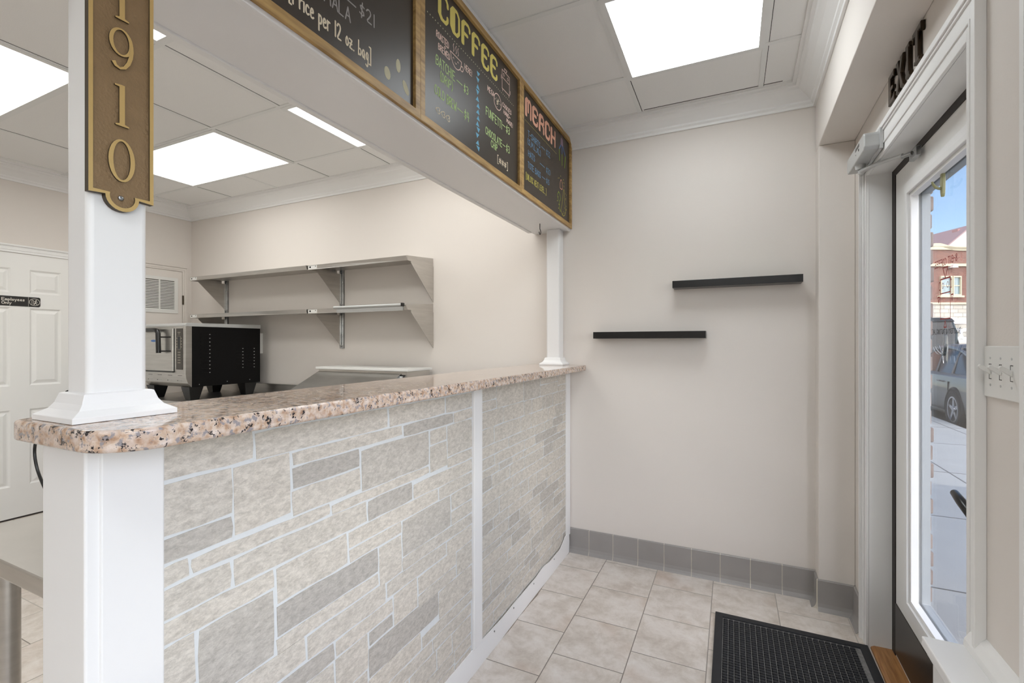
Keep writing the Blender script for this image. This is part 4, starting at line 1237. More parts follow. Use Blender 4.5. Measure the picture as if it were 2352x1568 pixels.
chalk(b3, 'olive', lambda m: text(m, '[UNLOCK NEXT LEVEL...]', 2.170, 2.180, 0.285, 0.030, 0.003, PX), 'small_lettering')
chalk(b3, 'steel', lambda m: (text(m, 'T-SHIRTS', 2.196, 2.406, 0.168, 0.030, 0.0032, PX), text(m, '(S,M,L,XL)', 2.190, 2.366, 0.182, 0.028, 0.0032, PX), ribbon(m, [(2.382, 2.424), (2.435, 2.424)], 0.0028, PX), text(m, '$22', 2.456, 2.408, 0.062, 0.030, 0.003, PX)), 'price_line')
chalk(b3, 'steel', lambda m: text(m, 'HATS', 2.200, 2.306, 0.088, 0.030, 0.0032, PX), 'price_line')
chalk(b3, 'steel', lambda m: (ribbon(m, [(2.360, 2.325), (2.430, 2.325)], 0.0028, PX), text(m, '$20', 2.456, 2.308, 0.062, 0.030, 0.003, PX)), 'price')
chalk(b3, 'steel', lambda m: (text(m, 'TOTE BAGS', 2.195, 2.246, 0.176, 0.030, 0.0032, PX), ribbon(m, [(2.392, 2.262), (2.440, 2.262)], 0.0028, PX), text(m, '$15', 2.456, 2.248, 0.050, 0.028, 0.003, PX)), 'price_line')
chalk(b3, 'violet', lambda m: m.add([PX(2.700, 2.560), PX(2.748, 2.560), PX(2.742, 2.600), PX(2.728, 2.606), PX(2.728, 2.628), PX(2.722, 2.628), PX(2.722, 2.606), PX(2.704, 2.600)], [tuple(range(8))]), 'claw_body')
chalk(b3, 'lblue', lambda m: (ribbon(m, [(2.706, 2.558), (2.672, 2.520)], .006, PX), ribbon(m, [(2.725, 2.558), (2.725, 2.505)], .006, PX), ribbon(m, [(2.742, 2.558), (2.790, 2.515)], .006, PX)), 'claw_arms')
for q in ([(2.672, 2.520), (2.680, 2.455)], [(2.725, 2.505), (2.725, 2.440)], [(2.790, 2.515), (2.772, 2.440)]):
    chalk(b3, 'lime', lambda m: ribbon(m, q, .006, PX), 'claw_tip')
def cloth(m):
    ribbon(m, smooth_line([(2.655, 2.200), (2.640, 2.235), (2.665, 2.262), (2.690, 2.250), (2.700, 2.222), (2.675, 2.205), (2.672, 2.165), (2.700, 2.150)], 1), .0035, PX)
def hat(m):
    ribbon(m, smooth_line([(2.705, 2.160), (2.735, 2.225), (2.750, 2.300), (2.772, 2.300), (2.768, 2.235), (2.795, 2.195), (2.790, 2.150), (2.740, 2.130), (2.705, 2.160)], 1), .0035, PX)
def marks(m):
    r = random.Random(4)
    for i in range(34):
        a = r.uniform(0, 6.28); q = r.uniform(.07, .12)
        u, v = 2.728 + q * .85 * math.cos(a), 2.245 + q * 1.15 * math.sin(a)
        if 2.60 < u < 2.85 and 2.13 < v < 2.40:
            b = r.uniform(0, 3.14); ribbon(m, [(u, v), (u + .007 * math.cos(b), v + .007 * math.sin(b))], 0.003, PX)
chalk(b3, 'lime', cloth, 'clothing_drawing')
chalk(b3, 'olive', hat, 'clothing_drawing')
chalk(b3, 'olive', marks, 'confetti_marks')['kind'] = 'stuff'
chalk(b3, 'coral', lambda m: ribbon(m, smooth_line([(2.690, 2.290), (2.690, 2.325), (2.710, 2.352), (2.732, 2.325), (2.735, 2.290), (2.690, 2.290)], 1), .004, PX), 'beanie_drawing')

# ================================================================== HOUSE NUMBER PLAQUE
plq = thing('number_plaque', 'bronze vertical plaque reading 1910 on the near white post', 'plaque', (-1.0, 0.465, 1.58))
yc = 0.465; hwp = 0.050; zb = 1.605; zt_ = 2.02
def plaque_outline(ins):
    h = hwp - ins
    pts = []
    r = 0.026 - ins
    zb2 = zb + ins
    # bottom with rounded tongue, then top with the same shape
    zc = zb + 0.002
    a0 = math.degrees(math.asin(min(1, max(-1, (zb2 - zc) / r))))
    pts.append((yc - h, zb2))
    n = 14
    st = 180 - a0 if ins > 0 else 180
    for i in range(n + 1):
        a = math.radians(st + (360 + a0 - st) * i / n) if ins > 0 else math.radians(180 + 180 * i / n)
        pts.append((yc + r * math.cos(a), zc + r * math.sin(a)))
    pts.append((yc + h, zb2))
    ztt = zt_ - ins; zc = zt_ - 0.002
    pts.append((yc + h, ztt))
    for i in range(n + 1):
        a = math.radians(0 + 180 * i / n) if ins == 0 else math.radians(-a0 + (180 + 2 * a0) * i / n)
        pts.append((yc + r * math.cos(a), zc + r * math.sin(a)))
    pts.append((yc - h, ztt))
    return pts
x0 = -1.0145
build(MB().prism(plaque_outline(0.0), 'x', x0, x0 + 0.009), 'backing', M_plaque, plq)
m = MB(); m.cur = 0
o_, i_ = plaque_outline(0.0), plaque_outline(0.0065)
m.ring(o_, i_, 'x', x0 + 0.009, x0 + 0.0125)
b_ = build(m, 'border', [M_plaqedge, M_gold], plq)
for p in b_.data.polygons:
    if p.normal.x > 0.9: p.material_index = 1
bk = [c for c in plq.children if c.name.startswith('backing')][0]
bk.data.materials.append(M_plaqedge)
for p in bk.data.polygons:
    if abs(p.normal.x) < 0.5: p.material_index = 1
def num_ring(cy, cz, a, b, ta, tb, n=28):
    o = [(cy + a * math.cos(2 * math.pi * i / n), cz + b * math.sin(2 * math.pi * i / n)) for i in range(n)]
    i_ = [(cy + (a - ta) * math.cos(2 * math.pi * i / n), cz + (b - tb) * math.sin(2 * math.pi * i / n)) for i in range(n)]
    return o, i_
def numeral(ch, cy, cz):
    m = MB(); xa, xb = x0 + 0.009, x0 + 0.0125
    if ch == '0':
        o, i_ = num_ring(cy, cz, .0205, .0385, .0072, .0035); m.ring(o, i_, 'x', xa, xb)
    elif ch == '1':
        s = [(-.004, -.033), (-.010, -.035), (-.010, -.0375), (.011, -.0375), (.011, -.035), (.0045, -.033), (.0045, .0375), (-.001, .0375), (-.011, .036), (-.011, .0335), (-.004, .033)]
        m.prism([(cy + a, cz + b) for a, b in s], 'x', xa, xb)
    else:
        o, i_ = num_ring(cy - .001, cz + .0125, .0185, .0250, .0062, .0030); m.ring(o, i_, 'x', xa, xb)
        cen = [(.0150, .014), (.0152, .004), (.0138, -.008), (.0100, -.021), (.0040, -.0315), (-.0030, -.0355), (-.0095, -.0330), (-.0130, -.0265)]
        wd = [.0050, .0058, .0062, .0060, .0050, .0040, .0050, .0066]
        lft, rgt_ = [], []
        for q in range(len(cen)):
            p0, p1 = cen[max(q - 1, 0)], cen[min(q + 1, len(cen) - 1)]
            dx, dy = p1[0] - p0[0], p1[1] - p0[1]; dd = math.hypot(dx, dy)
            ox, oy = -dy / dd * wd[q] / 2, dx / dd * wd[q] / 2
            lft.append((cy + cen[q][0] + ox, cz + cen[q][1] + oy)); rgt_.append((cy + cen[q][0] - ox, cz + cen[q][1] - oy))
        for q in range(len(cen) - 1):
            m.prism([lft[q], lft[q + 1], rgt_[q + 1], rgt_[q]], 'x', xa, xb + 0.0003)
    o = build(m, 'numeral', [M_plaqedge, M_gold], plq)
    for p in o.data.polygons:
        if p.normal.x > 0.9: p.material_index = 1
for ch, cz in (('1', 1.966), ('9', 1.875), ('1', 1.773), ('0', 1.673)):
    numeral(ch, 0.464, cz)
for zc in (1.605, 2.022):
    m = MB(); m.sphere((x0 + 0.0095, 0.4635, zc), 0.0048, 8, (.6, 1, 1)); m.box(x0 + .012, x0 + .0128, .4610, .466, zc - .0004, zc + .0004)
    build(m, 'screw', M_zinc, plq, smooth=True)

# ================================================================== FLOATING SHELVES ON THE FAR WALL
sh = build(bx(-0.306, 0.334, FW - 0.100, FW, 1.661, 1.701), 'floating_shelf', M_black, bevel=0.0012, loc=(0.014, FW - 0.05, 1.661),
           label='higher black floating shelf, on the right of the far wall', cat='shelf', group='black floating shelves')
sh2 = sh.copy(); COL.objects.link(sh2); sh2.location = (sh.location.x - 0.463, sh.location.y, 1.374)
sh2['label'] = 'lower black floating shelf, on the left of the far wall'

# ================================================================== METAL WALL SHELVES
XA, XM, XB = -4.469, -2.975, -2.018
YF = FW - 0.308
rails = thing('shelf_bracket_system', 'zinc wall uprights with steel triangular brackets above the oven', 'shelf bracket', (-2.92, FW, 1.304))
for x in (-4.407, -2.920):
    m = MB()
    for dx in (-0.013, 0.013):
        m.box(x + dx - 0.008, x + dx + 0.008, FW - 0.016, FW, 1.304, 1.975)
    m.box(x - 0.005, x + 0.005, FW - 0.010, FW, 1.304, 1.975)
    m.cur = 1
    for z in [1.33 + 0.085 * i for i in range(8)]:
        for dx in (-0.013, 0.013): m.cyl((x + dx, FW - 0.018, z), 0.003, 0.004, 'y', 8)
    build(m, 'upright', [M_zinc, M_steel], rails)
for x in (-4.407, -2.920, -2.0155):
    for zt2 in (1.918, 1.577):
        m = MB(); m.prism([(FW - 0.004, zt2), (YF + 0.036, zt2), (YF + 0.036, zt2 - 0.012), (FW - 0.012, zt2 - 0.262), (FW - 0.004, zt2 - 0.268)], 'x', x - 0.0015, x + 0.0015)
        build(m, 'bracket', M_steel, rails)
def wallshelf(x0_, x1_, z1_, label, group='stainless steel wall shelves'):
    t = thing('wall_shelf', label, 'shelf', ((x0_ + x1_) / 2, FW - .15, z1_ - 0.033), group=group)
    m = MB()
    m.box(x0_, x1_, YF, FW - 0.017, z1_ - 0.002, z1_)
    m.box(x0_, x1_, YF, YF + 0.002, z1_ - 0.033, z1_)
    m.box(x0_, x1_, YF, YF + 0.014, z1_ - 0.033, z1_ - 0.031)
    m.box(x0_, x0_ + 0.002, YF, FW - .017, z1_ - 0.033, z1_)
    m.prism([(YF, z1_ - 0.033), (YF, z1_), (FW - 0.003, z1_ + 0.030), (FW - 0.003, z1_ - 0.033)], 'x', x1_ - 0.002, x1_)
    build(m, 'tray', M_steel, t, bevel=0.0008)
    m = MB(); m.box(x0_ + .02, x1_ - .004, FW - 0.017, FW - 0.013, z1_, z1_ + 0.028); build(m, 'back_lip', M_steel, t)
    lm = MB(); lm.cur = 0; lm.box(x0_ + 0.006, x0_ + 0.098, YF - 0.0008, YF, z1_ - 0.030, z1_ - 0.005)
    lm.cur = 1; lm.box(x0_ + 0.018, x0_ + 0.034, YF - 0.0012, YF, z1_ - 0.022, z1_ - 0.010); lm.box(x0_ + 0.080, x0_ + 0.086, YF - 0.0012, YF, z1_ - 0.016, z1_ - 0.008)
    build(lm, 'sticker', [M_plastic, M_black], t)
    return t
wallshelf(XA, XM - 0.006, 1.950, 'upper left steel wall shelf over the oven')
wallshelf(XM + 0.002, XB, 1.950, 'upper right steel wall shelf ending above the prep table')
wallshelf(XA, XM - 0.006, 1.610, 'lower left steel wall shelf close above the oven')
wallshelf(XM + 0.002, XB, 1.610, 'lower right steel wall shelf carrying the aluminium ticket rail')
tr = thing('ticket_rail', 'satin aluminium ticket rail clipped to the lower right wall shelf', 'ticket rail', (-2.36, YF - 0.01, 1.577))
m = MB(); m.prism([(YF - 0.004, 1.572), (YF - 0.008, 1.572), (YF - 0.012, 1.590), (YF - 0.012, 1.600), (YF - 0.004, 1.600)], 'x', -2.662, -2.050)
build(m, 'lower_flap', M_alu, tr)
m = MB(); m.prism([(YF - 0.002 - 0.011 + 0.011 * math.cos(a), 1.612 + 0.010 * math.sin(a)) for a in [2 * math.pi * i / 12 for i in range(12)]], 'x', -2.684, -2.055)
build(m, 'rail', M_alu, tr, smooth=True)
m = MB(); m.box(-2.055, -2.043, YF - 0.026, YF + 0.0, 1.600, 1.624); build(m, 'end_cap', M_black, tr)

# ================================================================== KITCHEN: doors in the left wall
def six_panel(t, y0, y1, z1_, x, cols, rows):
    m = MB(); m.box(x - 0.001, x + 0.012, y0, y1, 0.012, z1_)
    # raised panels: groove ring + raised field
    build(m, 'door_leaf', M_door, t)
    for (a, b) in cols:
        for (c_, d_) in rows:
            m = MB()
            levels = [(0.0, 0.0), (0.010, -0.006), (0.016, -0.006), (0.036, 0.0010), (0.040, 0.0010)]
            rings = []
            for ins, dx in levels:
                rings.append([(x + 0.0124 + dx, a + ins, c_ + ins), (x + 0.0124 + dx, b - ins, c_ + ins), (x + 0.0124 + dx, b - ins, d_ - ins), (x + 0.0124 + dx, a + ins, d_ - ins)])
            yield (a, b, c_, d_), rings
emp = thing('door_2', 'white six-panel door with a black Employees Only sign', 'door', (LW + 0.01, 1.63, 0.012), kind=S)
rows = [(1.735, 1.920), (1.018, 1.620), (0.250, 0.835)]
cols = [(1.392, 1.581), (1.688, 1.877)]
y0, y1, zt2 = 1.275, 1.990, 2.036
m = MB()
# leaf as a grid of stiles and rails with recessed moulded panels
ys = [y0, cols[0][0], cols[0][1], cols[1][0], cols[1][1], y1]
for (a, b) in ((y0, cols[0][0]), (cols[0][1], cols[1][0]), (cols[1][1], y1)):
    m.box(LW, LW + 0.016, a, b, 0.012, zt2)
zs = [0.012, .250, .835, 1.018, 1.620, 1.735, 1.920, zt2]
for (a, b) in cols:
    for (c_, d_) in ((.012, .250), (.835, 1.018), (1.620, 1.735), (1.920, zt2)):
        m.box(LW, LW + 0.016, a, b, c_, d_)
for (a, b) in cols:
    for (c_, d_) in rows:
        rings = []
        for ins, dx in [(0.0, 0.016), (0.012, 0.006), (0.018, 0.006), (0.040, 0.0145)]:
            rings.append([(LW + dx, a + ins, c_ + ins), (LW + dx, b - ins, c_ + ins), (LW + dx, b - ins, d_ - ins), (LW + dx, a + ins, d_ - ins)])
        m.loft(rings, caps=False)
        r4 = rings[-1]; m.add(r4, [(0, 1, 2, 3)])
build(m, 'door_leaf', M_door, emp)
m = MB(); casing(m, y0 - .004, y1 + .004, zt2 + .006, LW, 0.060, 0.060, flip=-1)
build(m, 'door_casing', M_trim, emp, bevel=0.001)
m = MB(); m.sphere((LW + 0.058, 1.925, 0.931), 0.028, 10); m.cyl((LW + 0.014, 1.925, 0.931), 0.012, 0.04, 'x'); m.cyl((LW + 0.014, 1.925, 0.931), 0.03, 0.006, 'x')
build(m, 'door_knob', M_black, emp, smooth=True, label='black round knob')
build(bx(LW + 0.001, LW + 0.016, y0, y1, 0.0, 0.012), 'bottom_gap', M_weather, emp)
sg = thing('door_sign', 'black Employees Only sign with pictogram on the white panelled door', 'sign', (LW + 0.0165, 1.58, 1.63))
m = MB(); m.prism([(1.42, 1.632), (1.742, 1.632), (1.750, 1.640), (1.750, 1.700), (1.742, 1.707), (1.42, 1.707), (1.412, 1.700), (1.412, 1.640)], 'x', LW + 0.0166, LW + 0.020)
build(m, 'plate', M_sign, sg, bevel=0.001)
PS = lambda u, v: (LW + 0.0204, u, v)
m = MB(); text(m, 'Employees', 1.532, 1.672, 0.125, 0.020, 0.0038, PS); text(m, 'Only', 1.532, 1.645, 0.052, 0.020, 0.0038, PS)
ribbon(m, [(1.680, 1.634), (1.680, 1.705)], 0.0015, PS)
ribbon(m, [(1.715 + .030 * math.cos(t), 1.669 + .027 * math.sin(t)) for t in [i * math.pi / 12 for i in range(25)]], 0.0028, PS)
ribbon(m, [(1.700, 1.650), (1.700, 1.686), (1.710, 1.682), (1.710, 1.650)], 0.0022, PS)
ribbon(m, [(1.724, 1.684)], 0.008, PS); ribbon(m, [(1.723, 1.677), (1.720, 1.664), (1.713, 1.652)], 0.005, PS); ribbon(m, [(1.720, 1.664), (1.729, 1.652)], 0.004, PS); ribbon(m, [(1.712, 1.672), (1.722, 1.675), (1.731, 1.668)], 0.003, PS)
build(m, 'lettering', M_signtext, sg)

util = thing('door_3', 'beige utility door with a white louvred vent behind the oven', 'door', (LW + 0.01, 2.5, 0.01), kind=S)
build(bx(LW, LW + 0.014, 2.190, 2.809, 0.01, 2.058), 'door_leaf', M_wall, util, bevel=0.002)
m = MB(); casing(m, 2.185, 2.814, 2.064, LW, 0.045, 0.045, flip=-1); build(m, 'door_casing', M_wall, util, bevel=0.001)
m = MB()
for z in (1.78, 0.88): m.box(LW + 0.013, LW + 0.020, 2.806, 2.820, z - .045, z + .045)
build(m, 'hinges', M_brassy, util)
v_ = MB()
vo = [(2.435, 1.642), (2.765, 1.642), (2.765, 1.990), (2.435, 1.990)]
v_.ring(vo, [(2.467, 1.674), (2.733, 1.674), (2.733, 1.958), (2.467, 1.958)], 'x', LW + 0.0145, LW + 0.022)
v_.box(LW + 0.0145, LW + 0.0215, 2.595, 2.607, 1.674, 1.958)
vent = thing('vent_grille', 'white double louvred vent grille on the beige utility door', 'vent', (LW + 0.015, 2.6, 1.642))
build(v_, 'frame', M_plastic, vent, bevel=0.001)
build(bx(LW + 0.0142, LW + 0.0150, 2.46, 2.74, 1.67, 1.962), 'backing', mat('vent_backing', srgb(120, 116, 110), 0.9), vent)
m = MB()
for i in range(19):
    z = 1.682 + i * 0.0148
    for (a, b) in ((2.467, 2.595), (2.607, 2.733)):
        m.add([(LW + 0.016, a, z), (LW + 0.016, b, z), (LW + 0.0215, b, z - 0.008), (LW + 0.0215, a, z - 0.008)], [(0, 1, 2, 3)])
        m.add([(LW + 0.0165, a, z + .001), (LW + 0.0165, b, z + .001), (LW + 0.022, b, z - 0.007), (LW + 0.022, a, z - 0.007)], [(3, 2, 1, 0)])
build(m, 'louvres', M_plastic, vent)

# ================================================================== OVEN ON ITS TABLE
tb = thing('work_table', 'stainless steel work table under the oven by the far wall', 'table', (-3.6, 2.5, 0))
m = MB(); m.box(-4.60, -2.95, 2.14, 2.86, 0.862, 0.900); build(m, 'table_top', M_steel, tb, bevel=0.004)
build(bx(-4.60, -2.95, 2.862, 2.885, 0.862, 0.985), 'backsplash', M_steel, tb, bevel=0.002)
for (x, y) in ((-4.55, 2.19), (-4.55, 2.81), (-3.0, 2.19), (-3.0, 2.81)):
    build(MB().cyl((x, y, 0.0), 0.02, 0.862, 'z', 14), 'leg', M_steel, tb, smooth=True)
build(bx(-4.57, -2.98, 2.17, 2.83, 0.24, 0.262), 'lower_shelf', M_steel, tb)
ov = thing('oven', 'countertop speed oven with steel front and black louvred side', 'oven', (-4.1, 2.5, 0.900))
OX0, OX1, OY0, OY1 = -4.385, -3.80, 2.172, 2.800
m = MB(); m.box(OX0, OX1, OY0 + 0.047, OY1, 1.004, 1.478); build(m, 'cabinet', M_blackmatt, ov, bevel=0.002)
m = MB(); m.prism([(OY0 - 0.004, 1.478), (OY0 - 0.004, 1.488), (OY0 + 0.006, 1.502), (OY0 + .02, 1.504), (OY1 + .002, 1.510), (OY1 + .002, 1.478)], 'x', OX0 - 0.003, OX1 + 0.004)
build(m, 'lid', M_alu, ov, bevel=0.001)
m = MB(); m.prism([(OY0, 1.478), (OY0, 1.108), (OY0 + 0.004, 1.075), (OY0 + 0.018, 1.035), (OY0 + 0.047, 1.004), (OY0 + 0.047, 1.478)], 'x', OX0, OX1)
build(m, 'front_surround', M_steel, ov, bevel=0.001)
m = MB(); m.box(OX0 + 0.02, -3.945, OY0 - 0.014, OY0, 1.128, 1.462); od = build(m, 'oven_door', M_steel, ov, bevel=0.003)
m = MB(); hz = 1.455
m.tube([(OX0 + 0.03, OY0 - 0.05, 1.452), (-4.115, OY0 - 0.05, 1.452), (-4.085, OY0 - 0.05, 1.446), (-4.068, OY0 - 0.05, 1.425), (-4.062, OY0 - 0.05, 1.27)], 0.017, 14)
for z in (1.395, 1.285): m.tube([(-4.062, OY0 - 0.05, z), (-4.0, OY0 - 0.03, z), (-3.965, OY0 - 0.012, z)], 0.006, 8)
build(m, 'handle', M_black, od, smooth=True, label='black tubular door handle')
m = MB(); m.cyl((-4.175, OY0 - 0.0165, 1.362), 0.001, 0.001, 'y', 6)
m = MB(); n = 20
m.prism([(-4.195 + .040 * math.cos(2 * math.pi * i / n), 1.366 + .009 * math.sin(2 * math.pi * i / n)) for i in range(n)], 'y', OY0 - 0.0155, OY0 - 0.014)
build(m, 'badge', M_blue, od, label='small blue oval badge')
kp = build(bx(-3.915, -3.835, OY0 - 0.004, OY0, 1.142, 1.462), 'control_panel', M_panel, ov, bevel=0.001)
m = MB(); m.box(-3.893, -3.857, OY0 - 0.0055, OY0 - 0.0035, 1.300, 1.400); build(m, 'display', M_screen, kp)
m = MB()
for z in (1.385, 1.362, 1.340, 1.318):
    for x in (-3.907, -3.849): m.box(x, x + 0.009, OY0 - 0.0055, OY0 - .003, z - .004, z + .004)
for i in range(5):
    for j in range(3): m.box(-3.892 + j * .013, -3.884 + j * .013, OY0 - 0.0052, OY0 - .003, 1.272 - i * .020, 1.280 - i * .020)
m.box(-3.893, -3.857, OY0 - .0052, OY0 - .003, 1.428, 1.434); m.box(-3.884, -3.866, OY0 - .0052, OY0 - .003, 1.417, 1.421)
m.ring([(-3.895, 1.298), (-3.855, 1.298), (-3.855, 1.402), (-3.895, 1.402)], [(-3.892, 1.301), (-3.858, 1.301), (-3.858, 1.399), (-3.892, 1.399)], 'y', OY0 - .0055, OY0 - .003)
build(m, 'keys', M_key, kp)
m = MB()
m.box(OX0 + .02, -3.945, OY0 - 0.0155, OY0, 1.118, 1.126)
m.box(-3.946, -3.943, OY0 - 0.004, OY0, 1.126, 1.462)
for x in (-4.30, -4.17, -4.03, -3.90):
    m.box(x, x + .055, OY0 + 0.0005, OY0 + .006, 1.094, 1.097); m.box(x - .02, x - .014, OY0 + 0.008, OY0 + .02, 1.052, 1.058)
build(m, 'vent_slots', M_black, ov)
m = MB()
for x in (-4.30, -4.17, -4.03, -3.90): m.box(x - .012, x + .035, OY0 + 0.0075, OY0 + .018, 1.0535, 1.056)
build(m, 'slot_edges', M_alu, ov)
g2 = MB()
for (ya, yb, zt3, dz, n) in ((2.285, 2.350, 1.415, .0305, 11), (2.575, 2.630, 1.300, .0270, 7), (2.680, 2.735, 1.300, .0270, 7)):
    m = MB()
    for i in range(n):
        z = zt3 - i * dz
        m.box(OX1, OX1 + .004, ya, yb, z, z + .006); g2.box(OX1, OX1 + .006, yb + .002, yb + .008, z, z + .005)
    build(m, 'side_louvres', M_blackmatt, ov)
for (y, z) in ((2.275, 1.022), (2.50, 1.030), (2.70, 1.032)): g2.cyl((OX1, y, z), .003, .002, 'x', 8)
build(g2, 'louvre_glints', M_alu, ov)
for (x, y) in ((-4.32, 2.25), (-3.865, 2.26), (-4.32, 2.72), (-3.865, 2.72)):
    m = MB(); a = .055; b = .034
    m.loft([[(x - b, y - b, .9002), (x + b, y - b, .9002), (x + b, y + b, .9002), (x - b, y + b, .9002)], [(x - a, y - a, 1.004), (x + a, y - a, 1.004), (x + a, y + a, 1.004), (x - a, y + a, 1.004)]])
    build(m, 'leg', M_black, ov, bevel=0.002)
m = MB(); m.box(-3.99, -3.902, FW - 0.035, FW, 1.255, 1.440)
build(m, 'outlet_box', M_plastic, bevel=0.002, label='pale outlet box on the far wall right beside the oven', cat='outlet')

# prep table with lid
pt = thing('prep_table', 'stainless refrigerated prep table with white cutting board on top', 'prep table', (-2.44, 2.5, 0))
m = MB(); m.box(-2.84, -2.04, 2.13, 2.85, 0.10, 0.90); build(m, 'cabinet', M_steel, pt, bevel=0.004)
m = MB(); m.box(-2.856, -2.02, 2.594, 2.86, 0.90, 1.150); build(m, 'rail_housing', M_steel, pt, bevel=0.002)
m = MB(); m.prism([(2.590, 1.128), (2.594, 1.136), (2.345, 1.016), (2.12, 0.908), (2.12, 0.898), (2.345, 1.004)], 'x', -2.856, -2.07)
build(m, 'lid', M_steel, pt, bevel=0.001)
m = MB(); m.box(-2.856, -2.035, 2.588, 2.594, 1.118, 1.126); build(m, 'lid_gap', M_black, pt)
m = MB(); m.prism([(2.575, 1.118), (2.588, 1.118), (2.588, 1.092), (2.565, 1.092)], 'x', -2.85, -2.05); build(m, 'lid_handle', M_alu, pt)
for (x, y) in ((-2.8, 2.18), (-2.08, 2.18), (-2.8, 2.8), (-2.08, 2.8)):
    build(MB().cyl((x, y, 0), .025, .10, 'z', 12), 'caster', M_black, pt, smooth=True)
build(bx(-2.875, -2.005, 2.580, 2.868, 1.1505, 1.168), 'cutting_board', M_plastic, bevel=0.003, label='thick white cutting board lying on the steel prep table', cat='cutting board')

# near table behind the counter end
nt_ = thing('work_table', 'stainless work table at the near end of the counter', 'table', (-1.5, 0.9, 0))
build(bx(-1.70, -1.125, 0.432, 1.62, 0.842, 0.880), 'table_top', M_steel, nt_, bevel=0.004)
for (x, y) in ((-1.50, 0.475), (-1.66, 1.58), (-1.16, 1.58), (-1.150, 0.53)):
    build(MB().cyl((x, y, 0.0), 0.02, 0.842, 'z', 16), 'leg', M_steel, nt_, smooth=True)
build(bx(-1.69, -1.25, 0.46, 1.60, 0.12, 0.14), 'lower_shelf', M_steel, nt_) if False else None
# black cable hanging at the post
m = MB()
pts = [(-1.27, .56, 1.195), (-1.33, .55, 1.188), (-1.40, .54, 1.17), (-1.465, .535, 1.150), (-1.504, .53, 1.132), (-1.528, .53, 1.104), (-1.535, .53, 1.075), (-1.522, .53, 1.040), (-1.496, .53, 1.010), (-1.44, .53, .96), (-1.39, .54, .91), (-1.36, .55, .888), (-1.30, .60, .884), (-1.25, .75, .884), (-1.20, .95, .884)]
pts = [Vector(p) for p in pts]
for _ in range(2):
    q = [pts[0]]
    for a_, b_ in zip(pts[:-1], pts[1:]): q += [a_.lerp(b_, .25), a_.lerp(b_, .75)]
    pts = q + [pts[-1]]
build(MB().tube(pts, 0.0033, 8), 'cable', M_black, smooth=True, label='thin black cable looping below the granite by the end post', cat='cable')

# ================================================================== DOOR FITTINGS
dc = thing('door_closer', 'silver hydraulic door closer on the casing above the exit door', 'door closer', (0.47, 2.40, 2.10), E=True)
m = MB(); m.prism([(2.265, 2.105), (2.560, 2.105), (2.575, 2.112), (2.575, 2.165), (2.560, 2.172), (2.265, 2.172), (2.252, 2.160), (2.252, 2.115)], 'x', 0.437, 0.489)
build(m, 'body', M_alu, dc, bevel=0.004, segs=3)
build(bx(0.486, 0.4965, 2.245, 2.585, 2.098, 2.180), 'mounting_plate', M_alu, dc, bevel=0.001)
m = MB(); m.cyl((0.462, 2.445, 2.085), 0.017, 0.022, 'z', 18, 0.020); m.cyl((0.462, 2.445, 2.068), 0.009, 0.02, 'z', 14)
build(m, 'spindle', M_alu, dc, smooth=True)
m = MB(); m.tube([(0.462, 2.445, 2.078), (0.500, 2.36, 2.074), (0.553, 2.235, 2.056)], [.010, .008, .006], 10)
build(m, 'main_arm', M_alu, dc, smooth=True)
m = MB(); m.tube([(0.553, 2.235, 2.050), (0.571, 2.19, 2.044)], 0.008, 10); build(m, 'forearm', M_zinc, dc, smooth=True)
m = MB(); m.box(0.569, 0.585, 2.150, 2.225, 2.022, 2.056); m.cyl((0.5675, 2.163, 2.04), .004, .003, 'x', 10); build(m, 'shoe', M_zinc, dc, bevel=0.003)
# small face label with ring mark
m = MB(); m.box(0.4362, 0.437, 2.335, 2.405, 2.148, 2.160)
m.ring([(2.345 + .0055 * math.cos(a), 2.137 + .0055 * math.sin(a)) for a in [i * math.pi / 8 for i in range(16)]], [(2.345 + .0035 * math.cos(a), 2.137 + .0035 * math.sin(a)) for a in [i * math.pi / 8 for i in range(16)]], 'x', .4362, .437)
m.cyl((.4362, 2.398, 2.134), .003, .0008, 'x', 8)
build(m, 'marking', M_black, dc)

def letter(ch, yl_, w, label):
    """thick bronze slab letter standing off the header; yl_ is its left edge seen from the room, text runs towards -y"""
    z0_, h = 2.224, 0.110
    m = MB(); xa, xb = 0.497, 0.5098
    P = lambda u, v: (yl_ - u * w, z0_ + v * h)
    sh_ = {'E': [(0, 0), (1, 0), (1, .26), (.8, .17), (.42, .17), (.42, .43), (.72, .43), (.72, .57), (.42, .57), (.42, .83), (.8, .83), (1, .74), (1, 1), (0, 1)],
           'X': [(0, 0), (.36, 0), (.5, .34), (.64, 0), (1, 0), (.68, .5), (1, 1), (.64, 1), (.5, .66), (.36, 1), (0, 1), (.32, .5)],
           'I': [(0, 0), (1, 0), (1, .14), (.8, .14), (.8, .86), (1, .86), (1, 1), (0, 1), (0, .86), (.2, .86), (.2, .14), (0, .14)],
           'T': [(.2, 0), (.8, 0), (.8, .12), (.68, .12), (.68, .84), (.86, .84), (1, .68), (1, 1), (0, 1), (0, .68), (.14, .84), (.32, .84), (.32, .12), (.2, .12)]}[ch]
    m.prism([P(u, v) for u, v in sh_], 'x', xa, xb)
    return build(m, 'wall_letter', M_bronze, E=True, bevel=0.003, segs=3, label=label, cat='letter', group='EXIT letters above the street door')
letter('E', 2.184, 0.070, 'bronze letter E, first of the word EXIT above the door')
letter('X', 2.092, 0.084, 'bronze letter X, second of the word EXIT above the door')
letter('I', 1.984, 0.040, 'bronze letter I, third of the word EXIT above the door')
letter('T', 1.916, 0.082, 'bronze letter T, last of the word EXIT above the door')

